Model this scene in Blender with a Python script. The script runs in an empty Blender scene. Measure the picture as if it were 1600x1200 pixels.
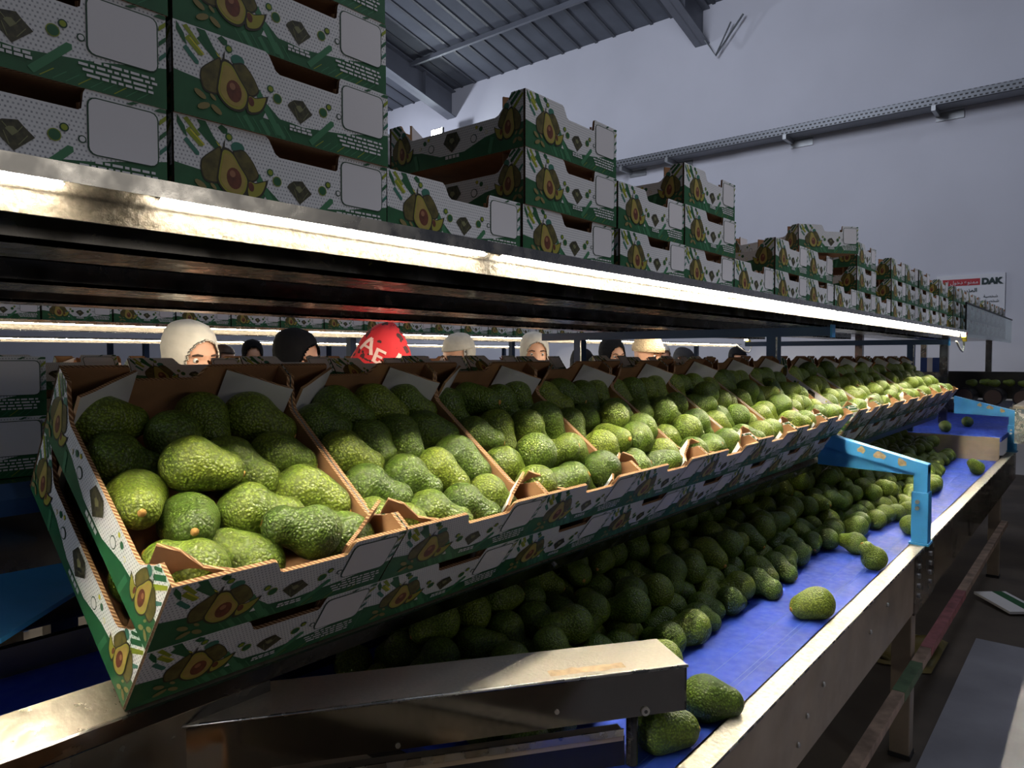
import bpy, bmesh, math, random
import numpy as np
from mathutils import Vector, Matrix, noise

random.seed(7); np.random.seed(7)
ZC = 1.22                       # eye height; everything below is measured from the eye, then lifted
C = bpy.context.scene.collection
SC = bpy.context.scene
PI = math.pi
ORD = ['zeroth', 'first', 'second', 'third', 'fourth', 'fifth', 'sixth', 'seventh', 'eighth', 'ninth', 'tenth', 'eleventh', 'twelfth', 'thirteenth',
       'fourteenth', 'fifteenth', 'sixteenth', 'seventeenth', 'eighteenth', 'nineteenth', 'twentieth']
def ordinal(n):
    if n <= 20: return ORD[n]
    t = {2: 'twenty', 3: 'thirty', 4: 'forty', 5: 'fifty', 6: 'sixty', 7: 'seventy', 8: 'eighty', 9: 'ninety'}[n // 10]
    return (t[:-1] + 'ieth') if n % 10 == 0 else t + '-' + ORD[n % 10]

# ------------------------------------------------------------------ materials
def mat(name, col, rough=.6, metal=0., var=0., vscale=8., bump=0., bscale=60., emit=None, estr=0., spec=None, rvar=0., alpha=None, rnd=0., trans=0.):
    m = bpy.data.materials.new(name); m.use_nodes = True
    nt = m.node_tree; N = nt.nodes; Lk = nt.links
    b = N['Principled BSDF']
    b.inputs['Base Color'].default_value = (*col, 1); b.inputs['Roughness'].default_value = rough; b.inputs['Metallic'].default_value = metal
    if spec is not None: b.inputs['Specular IOR Level'].default_value = spec
    if emit: b.inputs['Emission Color'].default_value = (*emit, 1); b.inputs['Emission Strength'].default_value = estr
    if trans: b.inputs['Transmission Weight'].default_value = trans
    tc = None
    if var or bump or rvar or rnd: tc = N.new('ShaderNodeTexCoord')
    if var or rnd:
        n = N.new('ShaderNodeTexNoise'); n.inputs['Scale'].default_value = vscale; n.inputs['Detail'].default_value = 5
        Lk.new(tc.outputs['Object'], n.inputs['Vector'])
        r = N.new('ShaderNodeMapRange'); r.inputs['From Min'].default_value = .3; r.inputs['From Max'].default_value = .7
        r.inputs['To Min'].default_value = 1 - var; r.inputs['To Max'].default_value = 1 + var
        Lk.new(n.outputs['Fac'], r.inputs['Value'])
        h = N.new('ShaderNodeHueSaturation'); h.inputs['Color'].default_value = (*col, 1)
        Lk.new(r.outputs['Result'], h.inputs['Value']); Lk.new(h.outputs['Color'], b.inputs['Base Color'])
    if rvar:
        n2 = N.new('ShaderNodeTexNoise'); n2.inputs['Scale'].default_value = bscale; n2.inputs['Detail'].default_value = 8
        Lk.new(tc.outputs['Object'], n2.inputs['Vector'])
        r2 = N.new('ShaderNodeMapRange'); r2.inputs['From Min'].default_value = .35; r2.inputs['From Max'].default_value = .65
        r2.inputs['To Min'].default_value = max(.03, rough - rvar); r2.inputs['To Max'].default_value = rough + rvar
        Lk.new(n2.outputs['Fac'], r2.inputs['Value']); Lk.new(r2.outputs['Result'], b.inputs['Roughness'])
    if bump:
        n3 = N.new('ShaderNodeTexNoise'); n3.inputs['Scale'].default_value = bscale; n3.inputs['Detail'].default_value = 4
        Lk.new(tc.outputs['Object'], n3.inputs['Vector'])
        bp = N.new('ShaderNodeBump'); bp.inputs['Strength'].default_value = bump; bp.inputs['Distance'].default_value = .01
        Lk.new(n3.outputs['Fac'], bp.inputs['Height']); Lk.new(bp.outputs['Normal'], b.inputs['Normal'])
    return m

M = {}
def printed_white(name, axes):
    """white board print with rows of tiny grey lettering, as a node pattern in the panel's own plane"""
    m = mat(name, (.80, .79, .80), .55, spec=.3); nt = m.node_tree; N = nt.nodes; L = nt.links; b = N['Principled BSDF']
    tc = N.new('ShaderNodeTexCoord'); sp = N.new('ShaderNodeSeparateXYZ'); L.new(tc.outputs['Object'], sp.inputs[0])
    cb = N.new('ShaderNodeCombineXYZ'); L.new(sp.outputs[axes[0]], cb.inputs[0]); L.new(sp.outputs[axes[1]], cb.inputs[1])
    br = N.new('ShaderNodeTexBrick'); br.inputs['Scale'].default_value = 1.0
    br.inputs['Brick Width'].default_value = .0040; br.inputs['Row Height'].default_value = .0042; br.inputs['Mortar Size'].default_value = .00125
    br.inputs['Mortar Smooth'].default_value = .1; br.offset = .5
    br.inputs['Color1'].default_value = (.33, .33, .36, 1); br.inputs['Color2'].default_value = (.48, .48, .50, 1); br.inputs['Mortar'].default_value = (.80, .79, .80, 1)
    L.new(cb.outputs[0], br.inputs['Vector']); L.new(br.outputs['Color'], b.inputs['Base Color'])
    return m
M['white_front'] = printed_white('printed_white_end', (0, 2)); M['white_side'] = printed_white('printed_white_side', (1, 2))
M['white'] = mat('plain_white_board', (.78, .76, .77), .55, spec=.3)
M['label'] = mat('label_patch', (.80, .77, .79), .6, spec=.2)
M['green'] = mat('print_green', (.018, .115, .040), .5, var=.15, vscale=40)
M['green_dark'] = mat('print_dark_green', (.008, .055, .022), .5)
M['green_mid'] = mat('print_mid_green', (.05, .21, .09), .5)
M['teal'] = mat('print_teal', (.045, .19, .13), .5)
M['lime'] = mat('print_lime', (.28, .34, .02), .5)
M['yellow'] = mat('print_yellow', (.70, .60, .05), .5)
M['skin_olive'] = mat('print_avocado_skin', (.115, .095, .022), .5, var=.45, vscale=90)
M['skin_dark'] = mat('print_avocado_outline', (.035, .030, .014), .5)
M['flesh'] = mat('print_flesh', (.41, .30, .075), .5, var=.15, vscale=60)
M['flesh_rim'] = mat('print_flesh_rim', (.36, .33, .045), .5)
M['pit'] = mat('print_pit', (.15, .040, .018), .5, var=.3, vscale=120)
M['pit_light'] = mat('print_pit_light', (.36, .16, .08), .5)
M['leaf'] = mat('print_leaf', (.26, .21, .07), .5)
M['gem'] = mat('print_gem', (.055, .050, .022), .5, var=.7, vscale=160)
M['gem_light'] = mat('print_gem_light', (.22, .22, .10), .5)
M['kraft'] = mat('kraft_board', (.44, .235, .115), .8, var=.12, vscale=25, bump=.05, bscale=200, spec=.2)
def flute_mat():
    m = mat('corrugated_edge', (.5, .29, .15), .85, spec=.1); nt = m.node_tree; N = nt.nodes; L = nt.links; b = N['Principled BSDF']
    tc = N.new('ShaderNodeTexCoord'); sp = N.new('ShaderNodeSeparateXYZ'); L.new(tc.outputs['Object'], sp.inputs[0])
    ad = N.new('ShaderNodeMath'); ad.operation = 'ADD'; L.new(sp.outputs[0], ad.inputs[0]); L.new(sp.outputs[1], ad.inputs[1])
    mu = N.new('ShaderNodeMath'); mu.operation = 'MULTIPLY'; mu.inputs[1].default_value = 2 * PI / .0055; L.new(ad.outputs[0], mu.inputs[0])
    si = N.new('ShaderNodeMath'); si.operation = 'SINE'; L.new(mu.outputs[0], si.inputs[0])
    cr = N.new('ShaderNodeValToRGB'); cr.color_ramp.elements[0].position = .25; cr.color_ramp.elements[0].color = (.20, .10, .05, 1)
    cr.color_ramp.elements[1].position = .5; cr.color_ramp.elements[1].color = (.58, .36, .20, 1)
    L.new(si.outputs[0], cr.inputs[0]); L.new(cr.outputs[0], b.inputs['Base Color'])
    return m
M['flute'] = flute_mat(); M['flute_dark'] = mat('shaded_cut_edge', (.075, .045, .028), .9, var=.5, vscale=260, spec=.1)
def avocado_mat(name='avocado_skin'):
    m = bpy.data.materials.new(name); m.use_nodes = True; nt = m.node_tree; N = nt.nodes; L = nt.links; b = N['Principled BSDF']
    tc = N.new('ShaderNodeTexCoord'); oi = N.new('ShaderNodeObjectInfo')
    off = N.new('ShaderNodeVectorMath'); off.operation = 'ADD'; L.new(tc.outputs['Object'], off.inputs[0])
    sc = N.new('ShaderNodeVectorMath'); sc.operation = 'SCALE'; sc.inputs['Scale'].default_value = 3.0
    L.new(oi.outputs['Location'], sc.inputs[0]); L.new(sc.outputs[0], off.inputs[1])
    n = N.new('ShaderNodeTexNoise'); n.inputs['Scale'].default_value = 26; n.inputs['Detail'].default_value = 3; L.new(off.outputs[0], n.inputs['Vector'])
    ad = N.new('ShaderNodeMath'); ad.operation = 'MULTIPLY_ADD'; ad.inputs[1].default_value = .55; L.new(oi.outputs['Random'], ad.inputs[0])
    mu = N.new('ShaderNodeMath'); mu.operation = 'MULTIPLY'; mu.inputs[1].default_value = .75; L.new(n.outputs['Fac'], mu.inputs[0]); L.new(mu.outputs[0], ad.inputs[2])
    cr = N.new('ShaderNodeValToRGB'); e = cr.color_ramp.elements
    e[0].position = .15; e[0].color = (.045, .095, .012, 1); e[1].position = .95; e[1].color = (.26, .34, .034, 1)
    x = e.new(.55); x.color = (.135, .220, .022, 1); L.new(ad.outputs[0], cr.inputs[0])
    v = N.new('ShaderNodeTexVoronoi'); v.inputs['Scale'].default_value = 300; v.inputs['Randomness'].default_value = 1.0
    wn = N.new('ShaderNodeTexNoise'); wn.inputs['Scale'].default_value = 170; L.new(off.outputs[0], wn.inputs['Vector'])
    wm = N.new('ShaderNodeVectorMath'); wm.operation = 'MULTIPLY_ADD'; wm.inputs[1].default_value = (.004, .004, .004); L.new(wn.outputs['Color'], wm.inputs[0]); L.new(off.outputs[0], wm.inputs[2])
    L.new(wm.outputs[0], v.inputs['Vector'])
    # pale flecks on top of the pebbles
    mp = N.new('ShaderNodeMapRange'); mp.inputs['From Min'].default_value = .0; mp.inputs['From Max'].default_value = .62; mp.inputs['To Min'].default_value = 1.35; mp.inputs['To Max'].default_value = .45
    L.new(v.outputs['Distance'], mp.inputs['Value'])
    h = N.new('ShaderNodeHueSaturation'); L.new(cr.outputs[0], h.inputs['Color']); L.new(mp.outputs[0], h.inputs['Value']); L.new(h.outputs[0], b.inputs['Base Color'])
    bp = N.new('ShaderNodeBump'); bp.invert = True; bp.inputs['Strength'].default_value = .75; bp.inputs['Distance'].default_value = .0022
    L.new(v.outputs['Distance'], bp.inputs['Height']); L.new(bp.outputs[0], b.inputs['Normal'])
    b.inputs['Roughness'].default_value = .36; b.inputs['Specular IOR Level'].default_value = .5
    return m
M['avocado'] = avocado_mat()
M['stem'] = mat('avocado_stem', (.50, .27, .07), .8, var=.3, vscale=300)
M['steel'] = mat('brushed_steel', (.60, .58, .55), .27, 1., rvar=.12, bscale=35, bump=.04)
M['mirror_steel'] = mat('polished_steel', (.68, .67, .66), .08, 1., rvar=.05, bscale=14, bump=.015)
M['dark_steel'] = mat('dark_steel', (.22, .21, .20), .22, 1., rvar=.08, bscale=20)
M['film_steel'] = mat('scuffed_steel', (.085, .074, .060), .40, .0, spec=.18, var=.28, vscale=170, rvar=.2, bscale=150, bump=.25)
M['painted_beige'] = mat('beige_sheet', (.46, .37, .28), .38, .55, var=.15, vscale=9, rvar=.08, bscale=12)
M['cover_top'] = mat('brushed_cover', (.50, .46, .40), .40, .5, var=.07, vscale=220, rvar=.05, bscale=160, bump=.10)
M['rail_steel'] = mat('scuffed_rail_steel', (.34, .30, .24), .34, .75, var=.12, vscale=60, rvar=.08, bscale=80, bump=.08)
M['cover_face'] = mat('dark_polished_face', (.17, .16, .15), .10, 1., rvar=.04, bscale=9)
M['rail_top'] = mat('scratched_rail_top', (.66, .61, .53), .4, .6, var=.30, vscale=120, rvar=.1, bscale=90, bump=.2)
M['blue_paint'] = mat('sky_blue_paint', (.055, .34, .78), .42, 0, var=.08, vscale=14)
M['blue_dark'] = mat('dull_blue_paint', (.035, .085, .20), .45, 0, var=.1)
M['chip'] = mat('chipped_primer', (.45, .33, .20), .8, var=.3, vscale=80)
M['belt'] = mat('blue_belt', (.026, .070, .50), .45, 0, var=.22, vscale=10, rvar=.1, bscale=50)
M['belt_line'] = mat('belt_wear_line', (.10, .16, .50), .5)
M['rubber'] = mat('black_rubber', (.015, .015, .016), .5)
M['black'] = mat('black_plastic', (.02, .02, .022), .4)
M['bolt'] = mat('bolt_metal', (.62, .60, .58), .3, 1.)
M['wall'] = mat('painted_plaster', (.62, .62, .68), .9, var=.04, vscale=1.2, bump=.05, bscale=6, spec=.1)
M['roof'] = mat('roof_sheet', (.12, .13, .155), .9, 0, spec=.1, var=.1, vscale=3)
M['beam'] = mat('grey_beam', (.16, .17, .20), .5, .1, var=.1, vscale=3)
M['rib'] = mat('roof_rib', (.07, .075, .09), .6, .1)
M['floor'] = mat('dirty_concrete', (.085, .066, .052), .6, 0, var=.35, vscale=3, bump=.1, bscale=12)
M['lit_floor'] = mat('lit_floor_tone', (.27, .27, .31), .55, 0, var=.18, vscale=4, bump=.05, bscale=10)  # floor colour made paler where light from above falls
M['galv'] = mat('galvanised_tray', (.13, .14, .15), .5, .6, var=.4, vscale=60)
M['galv_plain'] = mat('galvanised_bracket', (.34, .35, .36), .45, .6, var=.1)
LEDC = (1.0, .90, .70)
M['led'] = mat('led_front', (1, 1, 1), .5, emit=LEDC, estr=215)
M['led_far'] = mat('led_far', (1, 1, 1), .5, emit=LEDC, estr=170)
def led_dots(m, k):
    nt = m.node_tree; N = nt.nodes; Lk = nt.links; b = N['Principled BSDF']; tc = N.new('ShaderNodeTexCoord'); sp = N.new('ShaderNodeSeparateXYZ'); Lk.new(tc.outputs['Object'], sp.inputs[0])
    a = N.new('ShaderNodeMath'); a.operation = 'MULTIPLY'; a.inputs[1].default_value = 1 / .0135; Lk.new(sp.outputs[0], a.inputs[0])
    f = N.new('ShaderNodeMath'); f.operation = 'FRACT'; Lk.new(a.outputs[0], f.inputs[0])
    g = N.new('ShaderNodeMath'); g.operation = 'LESS_THAN'; g.inputs[1].default_value = .5; Lk.new(f.outputs[0], g.inputs[0])
    h = N.new('ShaderNodeMath'); h.operation = 'MULTIPLY_ADD'; h.inputs[1].default_value = k * 1.8; h.inputs[2].default_value = k * .1; Lk.new(g.outputs[0], h.inputs[0]); Lk.new(h.outputs[0], b.inputs['Emission Strength'])
led_dots(M['led'], 330)
M['flood'] = mat('flood_glass', (1, 1, 1), .5, emit=(.93, 1, .97), estr=60)
M['glow'] = mat('led_end_glow', (1, 1, 1), .5, emit=(1, .93, .75), estr=40)
M['red'] = mat('red_plastic', (.65, .03, .02), .4)
M['yel'] = mat('yellow_plastic', (.85, .62, .03), .4)
M['cable'] = mat('white_cable', (.75, .72, .66), .5)
M['sign_white'] = mat('sign_board', (.70, .70, .74), .5)
M['sign_red'] = mat('sign_red', (.42, .02, .03), .5)
M['sign_ink'] = mat('sign_ink', (.01, .03, .03), .5)
M['clear'] = mat('clear_acrylic', (.62, .76, .72), .02, trans=1.0); M['clear'].node_tree.nodes['Principled BSDF'].inputs['IOR'].default_value = 1.15
M['wrap'] = mat('clear_wrap', (.85, .88, .93), .15, trans=.6, bump=.8, bscale=40)
M['tape'] = mat('taped_bar', (.42, .29, .21), .45, .3, var=.5, vscale=18)
M['tape_green'] = mat('faded_green_tape', (.09, .15, .07), .6, 0, var=.35, vscale=25)
M['tape_pink'] = mat('faded_pink_tape', (.35, .12, .12), .6, 0, var=.35, vscale=25)
M['face'] = mat('skin', (.62, .34, .225), .5, var=.06, vscale=30)
M['eye'] = mat('eye_white', (.75, .72, .68), .3); M['iris'] = mat('iris', (.03, .018, .01), .25)
M['hair'] = mat('brown_hair', (.055, .028, .015), .6, var=.3, vscale=90); M['brow'] = mat('eyebrow', (.05, .028, .018), .8)
M['cloth_white'] = mat('cream_cloth', (.68, .63, .55), .9, var=.06, vscale=20, bump=.4, bscale=22)
M['cloth_offwhite'] = mat('grey_white_cloth', (.55, .52, .46), .9, var=.1, vscale=25, bump=.4, bscale=25)
M['cloth_black'] = mat('black_cloth', (.010, .010, .012), .95, spec=.08, bump=.3, bscale=25)
M['cloth_grey'] = mat('charcoal_cloth', (.03, .03, .034), .95, spec=.08)
M['knit'] = mat('beige_knit', (.55, .42, .26), .95, var=.2, vscale=140, bump=1., bscale=130)
M['coat_navy'] = mat('navy_coat', (.02, .03, .07), .8); M['coat_blue'] = mat('blue_smock', (.08, .2, .5), .8); M['coat_brown'] = mat('brown_coat', (.12, .08, .06), .8)
def hood_mat():
    m = mat('red_patterned_cloth', (.5, .02, .025), .8); nt = m.node_tree; N = nt.nodes; L = nt.links; b = N['Principled BSDF']
    tc = N.new('ShaderNodeTexCoord'); mp = N.new('ShaderNodeMapping'); mp.inputs['Rotation'].default_value = (.4, .3, .7); L.new(tc.outputs['Object'], mp.inputs[0])
    n = N.new('ShaderNodeTexNoise'); n.inputs['Scale'].default_value = 22; n.inputs['Detail'].default_value = 2; L.new(mp.outputs[0], n.inputs['Vector'])
    cr = N.new('ShaderNodeValToRGB'); cr.color_ramp.interpolation = 'CONSTANT'; e = cr.color_ramp.elements
    e[0].position = 0; e[0].color = (.05, .012, .012, 1); e[1].position = .40; e[1].color = (.52, .015, .022, 1)
    L.new(n.outputs['Fac'], cr.inputs[0]); L.new(cr.outputs[0], b.inputs['Base Color']); return m
M['hood'] = hood_mat(); M['hood_print'] = mat('pale_hood_lettering', (.70, .48, .44), .8)
M['crate'] = mat('blue_crate', (.02, .06, .25), .5)

# ------------------------------------------------------------------ mesh builder
class MB:
    def __init__(s): s.v = []; s.f = []; s.m = []; s.mats = []
    def mi(s, m):
        if m not in s.mats: s.mats.append(m)
        return s.mats.index(m)
    def add(s, vs, fs, m):
        b = len(s.v); s.v += [tuple(p) for p in vs]; k = s.mi(m)
        for f in fs: s.f.append(tuple(b + i for i in f)); s.m.append(k)
    def box(s, x0, x1, y0, y1, z0, z1, m, tf=None):
        P = [(x, y, z) for z in (z0, z1) for y in (y0, y1) for x in (x0, x1)]
        if tf: P = [tf(*p) for p in P]
        s.add(P, [(0, 2, 3, 1), (4, 5, 7, 6), (0, 1, 5, 4), (2, 6, 7, 3), (0, 4, 6, 2), (1, 3, 7, 5)], m)
    def poly(s, pts, m): s.add(pts, [tuple(range(len(pts)))], m)
    def prism(s, pts, off, ma, mb, me):
        """n-gon pts (3d) extruded by off: ma on the start face, mb on the end, me round the edge"""
        n = len(pts); q = [tuple(Vector(p) + Vector(off)) for p in pts]
        s.add(pts, [tuple(range(n))], ma); s.add(q, [tuple(reversed(range(n)))], mb)
        b = list(pts) + q
        s.add(b, [(i, i + n, (i + 1) % n + n, (i + 1) % n) for i in range(n)], me)
    def tube(s, path, r, m, seg=10, cap=True):
        path = [Vector(p) for p in path]; rs = r if isinstance(r, (list, tuple)) else [r] * len(path)
        V = []; up = Vector((0, 0, 1))
        for i, p in enumerate(path):
            d = (path[min(i + 1, len(path) - 1)] - path[max(i - 1, 0)]).normalized()
            a = d.cross(up if abs(d.z) < .9 else Vector((1, 0, 0))).normalized(); c = d.cross(a)
            V += [tuple(p + (a * math.cos(t) + c * math.sin(t)) * rs[i]) for t in (2 * PI * k / seg for k in range(seg))]
        F = [(i * seg + k, i * seg + (k + 1) % seg, (i + 1) * seg + (k + 1) % seg, (i + 1) * seg + k) for i in range(len(path) - 1) for k in range(seg)]
        if cap: F += [tuple(reversed(range(seg))), tuple(range((len(path) - 1) * seg, len(path) * seg))]
        s.add(V, F, m)
    def mesh(s, name, smooth=False):
        me = bpy.data.meshes.new(name); me.from_pydata(s.v, [], s.f)
        for m in s.mats: me.materials.append(M[m])
        me.polygons.foreach_set('material_index', s.m)
        if smooth: me.polygons.foreach_set('use_smooth', [True] * len(s.f))
        me.update(); return me
    def build(s, name, parent=None, smooth=False, bevel=0):
        o = bpy.data.objects.new(name, s.mesh(name, smooth)); C.objects.link(o); o.parent = parent
        bm = bmesh.new(); bm.from_mesh(o.data); bmesh.ops.recalc_face_normals(bm, faces=[f for f in bm.faces if len(f.edges) and all(len(e.link_faces) == 2 for e in f.edges)]); bm.to_mesh(o.data); bm.free()
        if bevel:
            b = o.modifiers.new('bevel', 'BEVEL'); b.width = bevel; b.segments = 2; b.limit_method = 'ANGLE'
        return o
def tag(o, label, cat, group=None, kind=None):
    o['label'] = label; o['category'] = cat
    if group: o['group'] = group
    if kind: o['kind'] = kind
    return o
def empty(name, label, cat, loc=(0, 0, 0), group=None):
    o = bpy.data.objects.new(name, None); C.objects.link(o); o.location = loc; o.empty_display_size = .05
    return tag(o, label, cat, group)
def structure(mb, name, **k):
    o = mb.build(name, **k); o['kind'] = 'structure'; return o
def copy_tree(o, parent=None):
    c = o.copy(); C.objects.link(c); c.parent = parent
    for ch in o.children: copy_tree(ch, c)
    return c

# ------------------------------------------------------------------ the carton
W, L, H, T = .2835, .335, .0937, .0045
G_STRIPES = [((.098, .908), (.166, .732), .030, 'green', 'yellow'), ((.050, .858), (.103, .717), .022, 'lime', 'yellow'), ((.041, .744), (.088, .604), .018, 'teal', None), ((.176, .985), (.199, .928), .026, 'green', None)]
def ell(cx, cy, rx, ry, rot=0, n=18):
    return [(cx + rx * math.cos(a) * math.cos(rot) - ry * math.sin(a) * math.sin(rot), cy + rx * math.cos(a) * math.sin(rot) + ry * math.sin(a) * math.cos(rot)) for a in (2 * PI * k / n for k in range(n))]
def smooth_loop(pts, k=4):
    n = len(pts); out = []
    for i in range(n):
        p0, p1, p2, p3 = (pts[(i + j - 1) % n] for j in range(4))
        for t in (j / k for j in range(k)):
            out.append(tuple(.5 * ((2 * b) + (-a + c) * t + (2 * a - 5 * b + 4 * c - d) * t * t + (-a + 3 * b - 3 * c + d) * t ** 3) for a, b, c, d in zip(p0, p1, p2, p3)))
    return out
def shrink(pts, k, cx=None, cy=None):
    cx = sum(p[0] for p in pts) / len(pts) if cx is None else cx; cy = sum(p[1] for p in pts) / len(pts) if cy is None else cy
    return [(cx + (x - cx) * k, cy + (y - cy) * k) for x, y in pts]
def um(pts): return [(u * W, v * H) for u, v in pts]
def bar(p, q, w):
    (x0, y0), (x1, y1) = p, q; d = math.hypot(x1 - x0, y1 - y0); nx, ny = -(y1 - y0) / d * w / 2, (x1 - x0) / d * w / 2; ex, ey = (x1 - x0) / d * w * .4, (y1 - y0) / d * w * .4
    return [(x0 - nx, y0 - ny), (x1 - nx, y1 - ny), (x1 + ex, y1 + ey), (x1 + nx, y1 + ny), (x0 + nx, y0 + ny)]
def avocado_group():
    """printed fruit, metres from the panel corner: (material, outline, layer)"""
    P = []
    la = um([(.099, .525), (.112, .591), (.159, .712), (.179, .739), (.185, .576), (.180, .338), (.12, .31), (.1, .41)])
    hf = um([(.182, .719), (.198, .745), (.227, .707), (.259, .569), (.289, .444), (.292, .352), (.278, .237), (.251, .183), (.211, .193), (.179, .26), (.162, .346), (.164, .448), (.175, .622)])
    ra = um([(.227, .707), (.24, .738), (.274, .76), (.307, .668), (.328, .572), (.338, .485), (.316, .41), (.289, .42), (.25, .588)])
    sl = um([(.285, .409), (.32, .403), (.362, .448), (.378, .455), (.361, .313), (.333, .223), (.285, .2)])
    for m, p, l in (('teal', ell(.249 * W, .775 * H, .028 * W, .065 * H), 3), ('skin_dark', smooth_loop(la), 3), ('skin_olive', shrink(smooth_loop(la), .90), 4), ('skin_dark', smooth_loop(ra), 4), ('skin_olive', shrink(smooth_loop(ra), .90), 5),
                    ('skin_dark', smooth_loop(sl, 3), 5), ('flesh_rim', shrink(smooth_loop(sl, 3), .80, .325 * W, .35 * H), 6), ('pit', ell(.303 * W, .345 * H, .012 * W, .055 * H, .2), 7),
                    ('skin_dark', smooth_loop(hf), 6), ('flesh_rim', shrink(smooth_loop(hf), .90), 7), ('flesh', shrink(smooth_loop(hf), .78, .222 * W, .44 * H), 8),
                    ('pit', ell(.231 * W, .405 * H, .031 * W, .125 * H, .12), 9), ('pit_light', ell(.224 * W, .455 * H, .012 * W, .04 * H, .1), 10),
                    ('skin_dark', um([(.186, .735), (.192, .82), (.196, .815), (.194, .735)]), 6)):
        P.append((m, p, l))
    for a, b in (((.074, .306), (.119, .228)), ((.135, .30), (.158, .24)), ((.085, .111), (.134, .178)), ((.138, .18), (.180, .096))):
        cx, cy = (a[0] + b[0]) / 2 * W, (a[1] + b[1]) / 2 * H; d = math.hypot((b[0] - a[0]) * W, (b[1] - a[1]) * H)
        P.append(('leaf', ell(cx, cy, d / 2, d / 4.5, math.atan2((b[1] - a[1]) * H, (b[0] - a[0]) * W), 10), 7))
    return P
def front_print():
    P = [('green', um([(0, 0), (1, 0), (1, .436), (.753, .286), (.629, .243), (.539, .215), (.485, .232), (.43, .239), (.376, .373), (.3, .40), (.15, .40), (.096, .433), (0, .466)]), 1)]
    P.append(('white', um([(.355, .20), (.372, .31), (.405, .19)]), 2))
    for i in range(7): P.append(('green_mid', bar(um([(.24 + i * .035, .165)])[0], um([(.275 + i * .035, .02)])[0], .0012 + (i % 2) * .004), 2))
    for i in range(9): P.append(('lime' if i % 3 == 0 else 'green_mid', bar(um([(.60 + i * .037, .02)])[0], um([(.64 + i * .037, .115)])[0], .0009), 2))
    P.append(('green_mid', bar(um([(.33, .50)])[0], um([(.425, .06)])[0], .0075), 2))
    P.append(('green_mid', bar(um([(.575, .045)])[0], um([(.687, .374)])[0], .0070), 3))
    for a, b, w, c, y in G_STRIPES:
        P.append((c, bar(um([a])[0], um([b])[0], w * W), 2))
        if y: P.append((y, bar((um([a])[0][0] + w * W * .5, um([a])[0][1]), (um([b])[0][0] + w * W * .5, um([b])[0][1]), .0014), 2))
    P.append(('green', um([(.012, .99), (.012, .90), (.034, .80), (.05, .76), (.040, .88)]), 2))
    P.append(('lime', um([(.05, .99), (.035, .96), (.09, .80), (.10, .82)]), 2))
    P.append(('green', um([(.085, .99), (.12, .99), (.17, .745), (.145, .74)]), 2))
    P += avocado_group()
    g = um([(.467, .435), (.475, .475), (.497, .524), (.540, .546), (.560, .48), (.586, .406), (.527, .248)])
    P += [('gem', g, 2), ('gem_light', shrink(g, .30), 3)]
    for p in (((.497, .50), (.512, .45)), ((.552, .49), (.538, .43)), ((.515, .30), (.50, .42)), ((.54, .31), (.565, .41))): P.append(('gem_light', bar(um([p[0]])[0], um([p[1]])[0], .0007), 4))
    for x, y, r, c in ((.213, .874, .0042, 'green'), (.389, .568, .0042, 'green'), (.669, .570, .0040, 'green_dark'), (.722, .490, .0036, 'green_dark')):
        P += [(c, ell(x * W, y * H, r, r), 2), ('lime' if y != .49 else 'white', ell(x * W, y * H, r * .7, r * .7), 3)]
    for x, y in ((.42, .476), (.64, .479)): P += [('lime', ell(x * W, y * H, .0058, .0058), 2), ('green', ell(x * W, y * H, .0050, .0050), 3)]
    lab = [(.742, .361), (.742, .928), (.967, .934), (.967, .353)]; r = .02
    def rr(x0, x1, y0, y1, r):
        o = []
        for cx, cy, a0 in ((x1 - r, y1 - r, 0), (x0 + r, y1 - r, 90), (x0 + r, y0 + r, 180), (x1 - r, y0 + r, 270)):
            o += [(cx + r * math.cos(math.radians(a0 + t)), cy + r * math.sin(math.radians(a0 + t))) for t in (0, 30, 60, 90)]
        return o
    P += [('green_dark', rr(.738 * W, .971 * W, .350 * H, .934 * H, .0075), 3), ('label', rr(.7425 * W, .9665 * W, .361 * H, .922 * H, .0068), 4)]
    for i, v in enumerate((.285, .235, .185, .135)):                     # fine white lines of small print
        x = .76 if i == 0 else .70 + .012 * i
        while x < .955:
            w = random.uniform(.012, .045); P.append(('white', um([(x, v - .013), (min(x + w, .965), v - .013), (min(x + w, .965), v + .013), (x, v + .013)]), 4)); x += w + .007
    for v in (.19, .15):
        x = .474
        while x < .565: w = random.uniform(.012, .03); P.append(('white', um([(x, v - .014), (x + w, v - .014), (x + w, v + .014), (x, v + .014)]), 4)); x += w + .005
    for i in range(3): P.append((('lime', 'green', 'teal')[i], um([(.974, .86 - i * .16), (.998, .93 - i * .16), (.998, .88 - i * .16), (.974, .81 - i * .16)]), 2))
    P.append(('green', um([(.86, .95), (.885, .99), (.905, .99), (.88, .95)]), 2)); P.append(('green', um([(.955, .95), (.975, .99), (.998, .99), (.998, .95)]), 2))
    return P
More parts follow.
